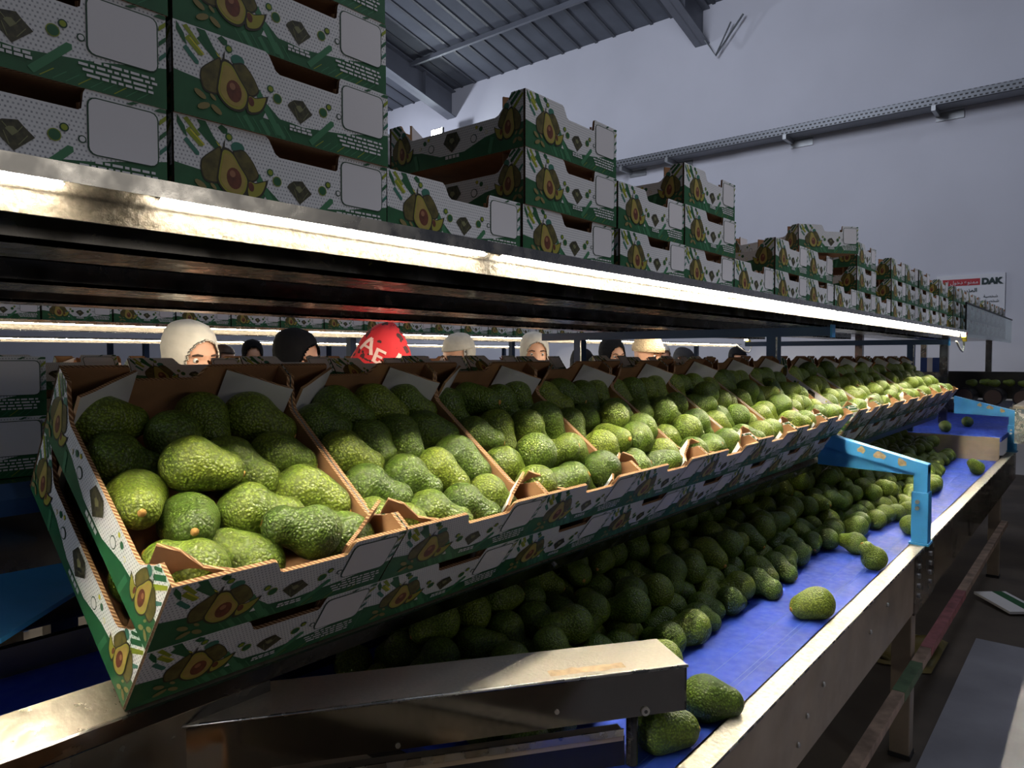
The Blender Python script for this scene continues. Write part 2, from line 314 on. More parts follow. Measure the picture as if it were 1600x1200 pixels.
def side_print():
    P = [('green', [(0, 0), (L, 0), (L, .44 * H), (L - .03, .42 * H), (L - .09, .33 * H), (L / 2 + .03, .17 * H), (L / 2 - .03, .17 * H), (.09, .33 * H), (.03, .42 * H), (0, .44 * H)], 1)]
    ag = avocado_group()
    for e in (0, 1):
        for m, p, l in ag:
            q = [((x / W - .065) * W * .74 + .002, y) for x, y in p]
            P.append((m, [((L - x) if e else x, y) for x, y in q], l))
        for a, b, w, c in (((.004, .93), (.026, .70), .006, 'lime'), ((.012, .985), (.030, .80), .006, 'green'), ((.004, .70), (.014, .60), .005, 'teal'), ((.022, .99), (.034, .89), .004, 'green')):
            q = bar((a[0], a[1] * H), (b[0], b[1] * H), w); P.append((c, [((L - x) if e else x, y) for x, y in q], 2))
        for s, v, r, c, c2 in ((.098, .50, .0042, 'green', 'green'), (.108, .55, .003, 'lime', 'yellow'), (.115, .36, .0075, 'green_dark', 'white'), (.086, .42, .003, 'yellow', 'white')):
            P += [(c, ell((L - s) if e else s, v * H, r, r), 2), (c2, ell((L - s) if e else s, v * H, r * .82, r * .82), 3)]
        P.append(('green_mid', [((L - x) if e else x, y) for x, y in bar((.072, .30 * H), (.078, .04 * H), .008)], 2))
    g = [(L / 2 - .021, .40 * H), (L / 2 - .012, .57 * H), (L / 2 + .012, .57 * H), (L / 2 + .021, .40 * H), (L / 2, .20 * H)]
    P += [('gem', g, 2), ('gem_light', shrink(g, .3), 3)]
    for x in np.arange(-.018, .018, .009): P.append(('white', [(L / 2 + x, .09 * H), (L / 2 + x + .007, .09 * H), (L / 2 + x + .007, .15 * H), (L / 2 + x, .15 * H)], 4))
    return P
EPS = .00012
def end_panel(tf, prints):
    mb = MB()
    out = [(0, 0), (W, 0), (W, H), (.735 * W, H), (.728 * W, H - .004), (.722 * W, H - .019), (.71 * W, H - .021), (.435 * W, H - .021), (.415 * W, H - .018), (.385 * W, H - .003), (.37 * W, H), (0, H)]
    mb.prism([tf(x, 0, z) for x, z in out], Vector(tf(0, T, 0)) - Vector(tf(0, 0, 0)), 'white_front', 'kraft', 'flute')
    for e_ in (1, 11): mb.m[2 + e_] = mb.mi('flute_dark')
    for q_, (m, p, l) in enumerate(prints): mb.poly([tf(x, -EPS * (l + q_ * .07), min(z, H - .0003)) for x, z in p], m)
    return mb
def side_panel(tf, prints):
    mb = MB()
    out = [(T, 0), (L - T, 0), (L - T, H), (L - .030, H), (L - .036, .90 * H), (L - .058, .66 * H), (L - .066, .63 * H), (.066, .63 * H), (.058, .66 * H), (.036, .90 * H), (.030, H), (T, H)]
    mb.prism([tf(0, s, z) for s, z in out], Vector(tf(T, 0, 0)) - Vector(tf(0, 0, 0)), 'white_side', 'kraft', 'flute')
    for q_, (m, p, l) in enumerate(prints): mb.poly([tf(-EPS * (l + q_ * .07), min(max(s, T), L - T), z) for s, z in p], m)
    return mb
FP, SP = front_print(), side_print()
def carton_pieces():
    out = [('end_panel', end_panel(lambda x, y, z: (x, y, z), FP)), ('end_panel', end_panel(lambda x, y, z: (W - x, L - y, z), FP)),
           ('side_panel', side_panel(lambda x, y, z: (x, y, z), SP)), ('side_panel', side_panel(lambda x, y, z: (W - x, L - y, z), SP))]
    b = MB(); b.box(T, W - T, T, L - T, .0004, .004, 'kraft'); out.append(('bottom_sheet', b))
    for fx in (0, 1):
        for fy in (0, 1):
            def tf(x, y, z): return ((W - x) if fx else x, (L - y) if fy else y, z)
            mb = MB(); a, c = (.0048, .052), (.078 if fy == 0 else .082, .0055)
            nx, ny = c[1] - a[1], -(c[0] - a[0]); d = math.hypot(nx, ny); nx, ny = nx / d * .004, ny / d * .004
            zt0, zt1 = (H - .001, H - .012) if fy == 0 else (H - .003, H - .003)
            mid = (a[0] * .45 + c[0] * .55, a[1] * .45 + c[1] * .55)
            pts = [(a[0], a[1], .004), (c[0], c[1], .004), (c[0], c[1], zt1), (mid[0], mid[1], zt0 - (.016 if fy == 0 else .0)), (a[0] * .75 + c[0] * .25, a[1] * .75 + c[1] * .25, zt0 - .001), (a[0], a[1], zt0)]
            # kraft towards the corner, printed white towards the fruit
            mb.prism([tf(*p) for p in pts], Vector(tf(-nx, -ny, 0)) - Vector(tf(0, 0, 0)), 'kraft', 'white', 'flute')
            out.append(('corner_flap', mb))
    return out
PIECES = carton_pieces()
template = None
def new_carton(label, loc, rot=(0, 0, 0), group=None):
    global template
    if template is None:
        template = empty('avocado_carton', label, 'box')
        for n, mb in PIECES: mb.build(n, template)
        o = template
    else: o = copy_tree(template)
    o.location = loc; o.rotation_euler = rot; o['label'] = label; o['category'] = 'box'
    if group: o['group'] = group
    elif 'group' in o: del o['group']
    return o
simple_mesh = None
def small_carton(label, loc, rot=(0, 0, 0), group=None):
    """a carton too small in view for separate parts"""
    global simple_mesh
    if simple_mesh is None:
        mb = MB()
        for n, p in PIECES:
            for f, k in zip(p.f, p.m): mb.add([p.v[i] for i in f], [tuple(range(len(f)))], p.mats[k])
        simple_mesh = mb.mesh('small_carton')
    o = bpy.data.objects.new('avocado_carton', simple_mesh); C.objects.link(o); o.location = loc; o.rotation_euler = rot
    return tag(o, label, 'box', group)

# ------------------------------------------------------------------ avocados
def avocado_mesh(name, seed, nr=30, ns=26, neck=.0):
    """round end about the origin, stem end towards +x"""
    rnd = random.Random(seed); R, r, D = .034, .0235 + rnd.uniform(-.003, .002), .034 + rnd.uniform(-.004, .006)
    x0, x1 = -R, D + r; V = []; off = Vector((seed * 3.1, seed * 1.7, 0))
    sa = (R - r) / D; ca = math.sqrt(1 - sa * sa)
    def prof(x):
        xa, xb = R * sa, D + r * sa
        if x <= xa: return math.sqrt(max(0, R * R - x * x))
        if x >= xb: return math.sqrt(max(0, r * r - (x - D) ** 2))
        t = (x - xa) / (xb - xa); return (R * ca) * (1 - t) + (r * ca) * t - neck * math.sin(t * PI)
    for i in range(nr + 1):
        x = x0 + (x1 - x0) * (1 - math.cos(PI * i / nr)) / 2; q = prof(x)
        if i == nr: x -= .002
        for k in range(ns):
            a = 2 * PI * k / ns; p = Vector((x, q * math.cos(a), q * math.sin(a)))
            d = noise.noise(p * 22 + off) * .0022 + noise.noise(p * 60 + off) * .0005
            nrm = p - Vector((max(0, min(D, x)), 0, 0)); p += nrm.normalized() * d if nrm.length > 1e-6 else Vector(); V.append(p)
    F = [(i * ns + k, i * ns + (k + 1) % ns, (i + 1) * ns + (k + 1) % ns, (i + 1) * ns + k) for i in range(nr) for k in range(ns)]
    return V, F, x1
AV = []
for s in range(6):
    V, F, x1 = avocado_mesh('a', s, neck=(0, .002, .004, 0, .003, .001)[s])
    mb = MB(); mb.add(V, F, 'avocado'); me = mb.mesh('avocado', True)
    st = MB(); st.tube([(x1 - .0045, 0, 0), (x1 - .0012, 0, 0), (x1 + .0006, .0003, 0)], [.0046, .0050, .0040], 'stem', 10); sm = st.mesh('stem', True)
    AV.append((me, sm, x1))
LOWV = [avocado_mesh('l', s, 9, 10, .002)[:2] for s in range(3)]
def axes_rot(d, roll):
    d = Vector(d).normalized(); return d.to_track_quat('X', 'Z') @ Matrix.Rotation(roll, 4, 'X').to_quaternion()
FRUIT = []       # (position, axis, scale, label, group, priority)
def place_avocado(f):
    p, d, s, label, group = f[:5]; me, sm, x1 = random.choice(AV)
    o = bpy.data.objects.new('avocado', me); C.objects.link(o); o.location = p; o.rotation_mode = 'QUATERNION'; o.rotation_quaternion = axes_rot(d, random.uniform(0, 6.28)); o.scale = (s, s, s)
    tag(o, label, 'avocado', group)
    c = bpy.data.objects.new('stem', sm); C.objects.link(c); c.parent = o
def settle(c1, c2, r1, r2, d0, planes, g, iters=120, grav=.0006, fric=0., keep=0.):
    """push sphere pairs apart until they rest: c1 round end, c2 neck end"""
    n = len(c1); g = np.array(g); a0 = c2 - c1
    for it in range(iters):
        k = grav * (1 if it < iters * .6 else .25)
        o1 = c1.copy(); o2 = c2.copy(); c1 = c1 + g * k; c2 = c2 + g * k
        P = np.vstack([c1, c2]); Rr = np.concatenate([r1, r2]); idn = np.concatenate([np.arange(n), np.arange(n)])
        df = P[:, None, :] - P[None, :, :]; ds = np.sqrt((df ** 2).sum(2)) + 1e-9
        pen = Rr[:, None] + Rr[None, :] - ds; pen[idn[:, None] == idn[None, :]] = -1; pen = np.where(pen > 0, pen, 0)
        mv = (df / ds[:, :, None] * (pen * .32)[:, :, None]).sum(1); ln = np.sqrt((mv ** 2).sum(1))[:, None] + 1e-9; mv = mv * np.minimum(1, .006 / ln)
        P = P + mv; c1, c2 = P[:n], P[n:]
        for nv, dd in planes:
            nv = np.array(nv)
            for c, r in ((c1, r1), (c2, r2)):
                q = r + dd - c @ nv; q = np.where(q > 0, q, 0); c += q[:, None] * nv[None, :] * .8
        ax = c2 - c1; ln = np.sqrt((ax ** 2).sum(1))[:, None] + 1e-9; cor = ax / ln * (ln - d0[:, None]) * .5; c1 = c1 + cor; c2 = c2 - cor
        if keep:
            m = (c1 + c2) / 2; a = (c2 - c1) * (1 - keep) + a0 * keep; c1, c2 = m - a / 2, m + a / 2
        if fric:
            c1[:, :2] = o1[:, :2] + (c1[:, :2] - o1[:, :2]) * (1 - fric); c2[:, :2] = o2[:, :2] + (c2[:, :2] - o2[:, :2]) * (1 - fric)
    return c1, c2

# camera rays (to read box one's arrangement off as positions inside the tilted carton)
F_PX, TH, PT = 1118., math.radians(39.7343), math.radians(2.2026)
def ray(px, py):
    x = (px - 800) / F_PX; y = -(py - 600) / F_PX
    fw = math.cos(PT) + y * math.sin(PT); up = -math.sin(PT) + y * math.cos(PT)
    return Vector((fw * math.cos(TH) + x * math.sin(TH), fw * math.sin(TH) - x * math.cos(TH), up))

# ------------------------------------------------------------------ the sloping rack of filled cartons
def rack_pose(i):
    if i < 5: dz, t = 0.0, 36.5
    elif i < 8: dz, t = .006 * (i - 4), 36.5 - .5 * (i - 4)
    else: dz, t = .022, 34.0
    return dz, math.radians(t)
RX = [.297 + .2847 * i for i in range(8)] + [2.665, 2.985, 3.275, 3.56, 3.885, 4.18, 4.50]
NB = len(RX)
ARR = {0: [(262, 848, -1, -.3), (378, 850, 330, 828), (445, 850, -1, -.1), (550, 822, -1, -.35), (217, 770, 'c'), (320, 793, 'c'), (430, 782, 1, .15), (500, 757, 1, .4), (187, 697, 1, .12), (312, 726, 1, .15), (390, 712, 1, .5), (462, 700, 1, .25), (165, 633, 1, .05), (266, 656, .4, 1), (346, 658, .5, 1), (412, 640, 1, .35)],
       1: [(612, 787, -1, -.3), (688, 787, 1, .3), (742, 782, 1, .45), (786, 768, 1, .4), (583, 742, 1, .35), (655, 743, 1, .45), (703, 730, 1, .8), (745, 716, 1, .6), (543, 690, 1, .35), (597, 690, .8, 1), (644, 682, .7, 1), (697, 672, 1, .2), (495, 643, 1, .1), (556, 634, 1, .3), (606, 630, 1, .3), (655, 625, 1, .2)]}
ROWN = ['front', 'second', 'third', 'back']
carton_word = lambda i: 'nearest' if i == 0 else ordinal(i + 1)
for i in range(NB):
    dz, t = rack_pose(i); ct, st = math.cos(t), math.sin(t)
    up = Vector((RX[i], .703, -.285 + dz)); lo = up + Vector((0, st * H, -ct * H))
    ro = (t, 0, 0)
    jit = random.uniform(-.002, .002)
    new_carton(f'open printed carton filled with avocados, {carton_word(i)} from the near end of the sloping rack' if i else 'open printed carton full of avocados nearest the camera on the sloping rack', (up.x + jit, up.y, up.z), ro, 'filled cartons on the sloping rack')
    new_carton(f'printed carton underneath the {carton_word(i)} filled carton on the sloping rack', (lo.x - (.001 if i else 0), lo.y, lo.z), ro, 'cartons under the filled cartons')
    # fruit
    ex, ey, ez = Vector((1, 0, 0)), Vector((0, ct, st)), Vector((0, -st, ct))
    def loc2w(p): return up + ex * p[0] + ey * p[1] + ez * p[2]
    rs = np.random.RandomState(100 + i); n = 16
    s = rs.uniform(.97, 1.10, n); c1 = np.zeros((n, 3)); ax = np.zeros((n, 3))
    if i == 0: s[2] = .93; s[9] = .98
    for k in range(n):
        r, c = divmod(k, 4)
        if i in ARR:
            a = ARR[i][k]; d = ray(a[0], a[1]); nz = ez; o = up + ez * .062
            w = d * (o.dot(nz) / d.dot(nz)) - up
            ctr = np.array([w.dot(ex), w.dot(ey), .05])
            if a[2] == 'c': dv = -d.normalized() + Vector((0, -.3, -.25))
            else:
                if abs(a[2]) > 1.5: dx, dy = a[2] - a[0], a[3] - a[1]
                else: dx, dy = a[2], a[3]
                d2 = ray(a[0] + dx * 40 / math.hypot(dx, dy), a[1] + dy * 40 / math.hypot(dx, dy)); w2 = d2 * (o.dot(nz) / d2.dot(nz)) - up; dv = w2 - w
            av = np.array([dv.dot(ex), dv.dot(ey), dv.dot(ez) if a[2] == 'c' else 0.]); av /= np.linalg.norm(av)
        else:
            ctr = np.array([.040 + c * .067, .045 + r * .080, .048]) + rs.uniform(-.008, .008, 3)
            an = rs.choice([rs.uniform(-1.9, -1.0), rs.uniform(-.7, .5), rs.uniform(-1.3, -.3)]); av = np.array([math.cos(an), math.sin(an), rs.uniform(-.2, .2)])
        c1[k] = ctr - av * .017 * s[k]; ax[k] = av
    c2 = c1 + ax * (.034 * s)[:, None]
    pl = [((1, 0, 0), .006), ((-1, 0, 0), -(W - .006)), ((0, 1, 0), .010), ((0, -1, 0), -(L - .010)), ((0, 0, 1), .004), ((0, 0, -1), -.104)]
    c1, c2 = settle(c1, c2, .0335 * s, .0235 * s, .034 * s, pl, (0, -st * .6, -ct), 60 if i in ARR else 140, .0003 if i in ARR else .0006, 0., .35 if i in ARR else 0.)
    order = sorted(range(n), key=lambda k: c1[k][1] + c2[k][1]); rowof = {}
    for r in range(4):
        row = sorted(order[r * 4:r * 4 + 4], key=lambda k: c1[k][0] + c2[k][0])
        for c, k in enumerate(row): rowof[k] = (r, c)
    for k in range(n):
        r, c = rowof[k]; d = loc2w(c2[k]) - loc2w(c1[k])
        pos = ('leftmost', 'second from left', 'second from right', 'rightmost')[c]
        FRUIT.append((loc2w(c1[k]), d, s[k], f'green avocado {pos} in the {ROWN[r]} row of the {carton_word(i)} filled carton', 'avocados in the filled cartons', 0))
    if i == 0:     # the few fruit seen through the gap of the lower carton
        for j, y in enumerate((.05, .125, .20, .275)):
            p = lo + ex * .050 + ey * y + ez * .046
            FRUIT.append((p, ex * .3 + ey * (-1 if j < 2 else 1) * (1 if j else .2) + (ez * .3), 1.0, f'shaded avocado in the lower nearest carton, {ordinal(j + 1)} from its front corner', 'avocados in the lower nearest carton', 0))

# the rack's steel
dz, t = 0, math.radians(36.5); ct, st = math.cos(t), math.sin(t)
rk = empty('sloping_rack', 'long steel rack tilting the filled cartons towards the belt', 'rack')
mb = MB(); sl = lambda x, a, b: (x, .7595 - .002 + a * ct - b * st, -.361 - .003 + a * st + b * ct)
mb.box(-.6, 2.60, 0, .044, -.004, 0, 'rail_steel', sl); mb.box(-.6, 2.60, -.003, .0015, -.034, .0, 'dark_steel', sl); o = mb.build('front_rail', rk)
mb = MB(); t2 = math.radians(34); sl2 = lambda x, a, b: (x, .7585 + a * math.cos(t2) - b * math.sin(t2), -.3395 + a * math.sin(t2) + b * math.cos(t2))
mb.box(2.62, 4.85, 0, .044, -.004, 0, 'steel', sl2); mb.box(2.62, 4.85, -.003, .0015, -.034, 0, 'blue_dark', sl2); mb.build('front_rail', rk)
mb = MB(); mb.box(.30, 2.60, .05, .32, -.0045, -.001, 'dark_steel', sl); mb.build('tray_sheet', rk)
mb = MB(); mb.box(2.62, 4.85, .05, .32, -.0045, -.001, 'dark_steel', sl2); mb.build('tray_sheet', rk)
mb = MB(); mb.box(-.6, 2.60, .322, .35, -.03, -.001, 'blue_dark', sl); mb.build('rear_rail', rk)
for x in (1.04, 1.75, 2.35):
    mb = MB(); mb.tube([sl(x, -.0025, -.016), sl(x, -.007, -.016)], .005, 'bolt', 8); mb.build('bolt', rk)

# opposite rack: the same cartons leaning the other way, seen over the back edge
for k, x in enumerate((.42, .73, 1.02, 1.31, 1.60, 1.90, 2.20, 2.75, 3.05, 3.4, 3.75)):
    new_carton(f'shaded carton tilted on the far side of the double rack, {ordinal(k + 1)} from the near end', (x + W, 2.017, -.276 + random.uniform(-.004, .008)), (math.radians(36.5), 0, PI), 'cartons on the far side of the double rack')
rk2 = empty('sloping_rack', 'dark steel rack holding the cartons of the far side workers', 'rack')
mb = MB(); mb.box(.1, 4.9, .0, .33, -.006, -.003, 'dark_steel', lambda x, a, b: (x, 2.017 - a * ct + b * st, -.282 + a * st + b * ct)); mb.build('tray_sheet', rk2)
for x in (.2, 2.5, 4.8):
    mb = MB(); mb.box(x, x + .05, 1.68, 1.73, -1.22, -.09, 'blue_dark'); mb.build('post', rk2)

# stack of upright cartons at the left, on a steel cabinet
for k, z in enumerate((-.0935, -.1875)):
    new_carton('upright empty carton at left, ' + ('top of its stack, its blank label facing out' if k == 0 else 'under another, on the steel cabinet'), (.402 - W, 1.30, z), (0, 0, 0), 'cartons stacked upright at left')
cab = empty('steel_cabinet', 'dark steel cabinet under the upright cartons at left', 'cabinet')
mb = MB(); mb.box(-.25, .46, 1.26, 1.62, -.42, -.189, 'dark_steel'); mb.build('body', cab, bevel=.004)
mb = MB(); mb.box(-.25, .47, 1.25, 1.63, -.2, -.1885, 'dark_steel'); mb.build('top', cab)
for x in (-.2, .40):
    for y in (1.30, 1.58):
        mb = MB(); mb.box(x, x + .04, y, y + .04, -1.22, -.42, 'dark_steel'); mb.build('leg', cab)
ch = empty('blue_chute', 'bright blue sloping plate at left behind the cartons', 'chute')
mb = MB()
mb.prism([(-.2, .80, -.30), (.23, .90, -.30), (.36, 1.03, -.30), (.40, 1.16, -.30), (-.2, 1.2, -.30)][::-1], (0, 0, -.006), 'blue_paint', 'blue_paint', 'blue_paint'); mb.build('plate', ch)
mb = MB(); mb.box(.05, .09, 1.12, 1.16, -1.22, -.306, 'blue_dark'); mb.build('leg', ch)
cv2 = empty('belt_conveyor', 'dark blue belt conveyor low at left behind the cartons', 'conveyor')
mb = MB(); mb.box(-.8, .52, .88, 1.24, -.56, -.44, 'belt'); mb.build('belt', cv2)
mb = MB(); mb.box(-.8, .52, .855, .88, -.60, -.435, 'dark_steel'); mb.build('side_rail', cv2)
for x in (-.6, .4):
    mb = MB(); mb.box(x, x + .05, 1.0, 1.05, -1.22, -.56, 'dark_steel'); mb.build('leg', cv2)

# ------------------------------------------------------------------ main conveyor with loose fruit
cv = empty('belt_conveyor', 'long blue belt conveyor with loose avocados below the sloping rack', 'conveyor')
mb = MB(); mb.box(.74, 4.92, .455, 1.16, -.622, -.60, 'belt'); mb.build('belt', cv)
for k, y in enumerate((.505, .515, .56)):
    mb = MB(); mb.box(.76, 4.90, y, y + .0012, -.6005, -.5997, 'belt_line'); o = mb.build('wear_line', cv)
mb = MB()
mb.box(.1, 5.42, .421, .462, -.592, -.588, 'rail_top'); mb.box(.1, 5.42, .4585, .462, -.64, -.588, 'rail_top')
mb.tube([(.1, .423, -.5915), (5.42, .423, -.5915)], .0035, 'steel', 8); mb.build('side_rail', cv)
mb = MB(); mb.box(.1, 2.36, .4215, .4245, -.757, -.590, 'painted_beige'); mb.build('side_sheet', cv)
mb = MB(); mb.box(2.66, 5.42, .4215, .4245, -.757, -.590, 'mirror_steel'); mb.build('side_sheet', cv)
mb = MB(); mb.box(2.36, 2.66, .4185, .4245, -.765, -.592, 'dark_steel'); sp = mb.build('splice_plate', cv)
for x in (2.42, 2.60):
    for z in (-.63, -.66, -.69, -.72):
        mb = MB(); mb.tube([(x, .419, z), (x, .414, z)], .0075, 'bolt', 10); mb.build('bolt', sp)
for x, z in ((1.48, -.655), (1.38, -.680), (1.33, -.715), (1.25, -.735), (1.85, -.66), (2.02, -.64)):
    mb = MB(); mb.tube([(x, .4215, z), (x, .418, z), (x, .416, z)], [.0055, .0052, .002], 'bolt', 10); mb.build('bolt', cv, smooth=True)
mb = MB(); mb.box(.1, 4.92, 1.15, 1.165, -.70, -.40, 'dark_steel'); mb.build('rear_wall', cv)
mb = MB(); mb.box(4.915, 4.93, .462, 1.16, -.62, -.466, 'painted_beige'); mb.build('end_wall', cv)
mb = MB(); mb.box(4.93, 6.9, .455, 1.16, -.49, -.464, 'belt'); mb.build('upper_belt', cv)
for x in (.55, 2.39, 4.70):
    mb = MB(); mb.box(x, x + .055, .43, .485, -1.22, -.62, 'painted_beige'); lg = mb.build('leg', cv, bevel=.003)
    mb = MB(); mb.box(x - .003, x + .058, .427, .488, -1.222, -1.205, 'black'); mb.build('foot', lg)
    mb = MB(); mb.box(x, x + .055, 1.06, 1.115, -1.22, -.62, 'painted_beige'); mb.build('leg', cv)
mb = MB(); mb.box(.74, 5.42, .43, 1.15, -.66, -.624, 'black'); mb.build('pan', cv)
mb = MB(); mb.box(.3, 2.40, .395, .425, -.925, -.900, 'tape'); mb.box(2.40, 4.72, .395, .425, -.925, -.900, 'tape'); mb.build('lower_bar', cv)
for x0, x1, m in ((2.12, 2.36, 'tape_green'), (2.50, 3.2, 'tape_pink')):
    mb = MB(); mb.box(x0, x1, .394, .4255, -.9255, -.8992, m); o = mb.build('tape_band', cv)

def bracket(x, label, top_end, arm=True):
    b = empty('support_bracket', label, 'bracket', (x, .44, -.588), 'blue brackets along the belt'); X = lambda a: (a[0], a[1] - .44, a[2] + .588)
    mb = MB()
    mb.prism([(-.002, -.022, .252), (-.002, .31, .335), (-.002, .31, .292), (-.002, .018, .222), (-.002, -.022, .222)], (.046, 0, 0), 'blue_paint', 'blue_paint', 'blue_paint')
    mb.build('arm', b, bevel=.002)
    mb = MB(); mb.prism([(.014, .018, .224), (.014, .31, .294), (.014, .31, .222), (.014, .018, .214)], (.006, 0, 0), 'blue_paint', 'blue_paint', 'blue_paint'); mb.build('gusset', b)
    for k, (y, w) in enumerate(((.05, .016), (.115, .02), (.17, .011))):
        z = .252 + (y + .022) * .083 / .332 - .017
        mb = MB(); mb.poly([(-.0026, y + w * math.sin(a) * (1 + .25 * math.cos(2 * a + k)), z + w * math.sin(a) * .25 + .011 * math.cos(a) * (1 + .3 * math.sin(3 * a + k))) for a in (2 * PI * j / 14 for j in range(14))], 'chip'); mb.build('paint_chip', b)
    mb = MB(); mb.box(0, .044, -.022, .018, .10, .248, 'blue_paint'); mb.build('upper_post', b, bevel=.003)
    mb = MB(); mb.box(-.004, .048, -.026, .022, .005, .165, 'blue_paint'); ps = mb.build('lower_post', b, bevel=.003)
    mb = MB(); mb.box(-.012, .056, -.030, .026, 0, .006, 'blue_paint'); mb.build('base_plate', b)
    for p, q in (((.022, -.012, .006), (.022, -.012, .013)), ((-.004, .004, .135), (-.016, .004, .135)), ((-.004, .004, .115), (-.016, .004, .115))):
        mb = MB(); mb.tube([p, q], .006, 'bolt', 8); mb.build('bolt', b)
bracket(2.52, 'sky-blue bracket with chipped arm, the nearer one clamped on the belt rail', None)
bracket(5.34, 'sky-blue bracket with chipped arm at the far end of the belt rail', None)
hb = empty('steel_hood', 'flat stainless cover beside the far end of the belt', 'cover')
mb = MB(); mb.box(5.0, 5.75, .10, .41, -.30, -.285, 'painted_beige'); mb.build('top', hb)
mb = MB(); mb.box(5.0, 5.75, .12, .40, -.50, -.30, 'steel'); mb.build('body', hb)
for x in (5.02, 5.70):
    mb = MB(); mb.box(x, x + .04, .14, .18, -1.22, -.5, 'dark_steel'); mb.build('leg', hb)

# loose fruit: single ones read off the photograph, then the heap under the rack
for (x, y, z, d, s, lab) in (
        (1.10, .500, -.566, (.55, -.83, -.10), 1.12, 'bright avocado on the belt beside the steel cover end, nose against the rail'),
        (.965, .515, -.566, (.75, -.6, -.12), 1.12, 'bright avocado on the belt below the steel cover end, nearest the camera'),
        (1.70, .497, -.567, (-.75, .64, -.15), 1.12, 'large pear-shaped avocado lying alone in the lit strip of blue belt'),
        (2.19, .492, -.568, (-.3, .4, .6), 1.02, 'upright lit avocado against the belt rail before the blue bracket'),
        (2.33, .575, -.568, (.3, .9, .0), 1.0, 'round avocado apart from the heap at the edge of shade on the belt'),
        (4.30, .495, -.567, (-.4, .3, .4), 1.06, 'lit avocado against the rail between the two blue brackets'),
        (2.70, .495, -.567, (.9, .2, -.15), 1.0, 'lit avocado on the belt just behind the blue bracket post'),
        (5.10, .76, -.430, (-.9, -.3, -.15), 1.05, 'avocado on the raised far belt beyond the end wall'),
        (5.55, .70, -.430, (.9, -.1, -.15), 1.05, 'dark avocado under the far bracket arm on the raised belt')):
    FRUIT.append((Vector((x, y, z)), Vector(d), s, lab, None, 0))
def heap_edge(x): return float(np.interp(x, [.5, 1.2, 1.9, 2.4, 2.75, 3.0, 3.3, 3.7, 4.0, 4.5, 5], [.63, .61, .63, .645, .57, .505, .56, .55, .62, .65, .66]))
rs = np.random.RandomState(5); c1 = []; lay = []
for l, (inset, back, sx, sy) in enumerate(((0, 1.06, .080, .074), (.10, .98, .083, .078), (.23, 1.00, .086, .08))):
    x = .80 + l * .03
    while x < 4.84:
        y = heap_edge(x) + .036 + inset + rs.uniform(0, .03); mn = 0
        while y < back:
            c1.append((x + rs.uniform(-.014, .014), y + rs.uniform(-.012, .012), -.565 + l * .057)); lay.append((l, mn)); y += sy; mn += 1
        x += sx
c1 = np.array(c1); n = len(c1); s = rs.uniform(.93, 1.1, n)
ax = rs.normal(0, 1, (n, 3)); ax[:, 2] *= .35; ax /= np.linalg.norm(ax, axis=1)[:, None]
c1 = c1 - ax * .017; c2 = c1 + ax * (.034 * s)[:, None]
c1, c2 = settle(c1, c2, .034 * s, .0235 * s, .034 * s, [((0, 0, 1), -.5995), ((0, -1, 0), -1.145), ((0, 1, 0), .468), ((-1, 0, 0), -4.905)], (0, 0, -1), 70, .0008, .55)
LN = ['front line', 'second line', 'third line', 'fourth line', 'fifth line', 'sixth line', 'seventh line']
heap = []
for k in range(n):
    l, mn = lay[k]; p = Vector(c1[k]); vis = (mn <= 1) if l == 0 else (mn <= 1 if l == 1 else mn <= 2)
    heap.append([p, Vector(c2[k] - c1[k]), s[k], l, mn, vis])
for l in range(3):
    for mn in range(3):
        row = sorted([h for h in heap if h[3] == l and h[4] == mn and h[5]], key=lambda h: h[0].x)
        for q, h in enumerate(row):
            tier = ('on the belt', 'in the middle tier', 'in the top tier')[l]
            FRUIT.append((h[0], h[1], h[2], f'dim avocado {tier} of the shaded heap, {LN[mn]}, {ordinal(q + 1)} from near end', 'heap of avocados on the belt', 1))
rest = [(h[0], h[1], h[2]) for h in heap if not h[5]]
eye = Vector((0, 0, 0))
FRUIT.sort(key=lambda f: (f[0] - eye).length * (1.0 if f[5] == 0 else 1.12))
for f in FRUIT[:300]: place_avocado(f)
rest += [(f[0], f[1], f[2]) for f in FRUIT[300:]]
# roller line fruit far away
for k, (y, x) in enumerate(((.30, 7.1), (.50, 7.12), (.70, 7.1), (.86, 7.1), (.38, 7.3), (.62, 7.32), (.78, 7.3))): rest.append((Vector((x, y, -.222)), Vector((0, 1, .1)), .95 if x < 7.2 else .95))
mb = MB()
for p, d, sc in rest:
    V, F = random.choice(LOWV); q = axes_rot(d, random.uniform(0, 6))
    mb.add([p + q @ (Vector(v) * sc) for v in V], F, 'avocado')
o = mb.build('avocado_heap', smooth=True); tag(o, 'distant avocados in far cartons and deep in the shaded belt heap', 'avocados', None, 'stuff')

# ------------------------------------------------------------------ steel cover crossing in the foreground
hd = math.atan2(.418, -.586); ux, uy = math.cos(hd), math.sin(hd); P2 = Vector((.956, .462, -.45))
def cv_tf(a, b, z): return (P2.x + ux * a + (-uy) * -b * -1 * -1 if False else P2.x + ux * a + uy * b, P2.y + uy * a - ux * b, z)
bc = empty('steel_cover', 'stainless channel cover crossing the belt in the foreground', 'cover')
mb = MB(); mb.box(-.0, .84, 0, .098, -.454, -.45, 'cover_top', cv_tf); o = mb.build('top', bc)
mb = MB(); mb.poly([cv_tf(.205 - .115 * u_ + .012 * noise.noise(Vector((u_ * 9, 3, 0))), .012 + .018 * w_ + .006 * noise.noise(Vector((u_ * 14, w_ * 5, 1))), -.4497) for u_, w_ in [(k / 12, 0) for k in range(13)] + [(k / 12, 1) for k in range(12, -1, -1)]], 'chip'); mb.build('tape_residue', bc)
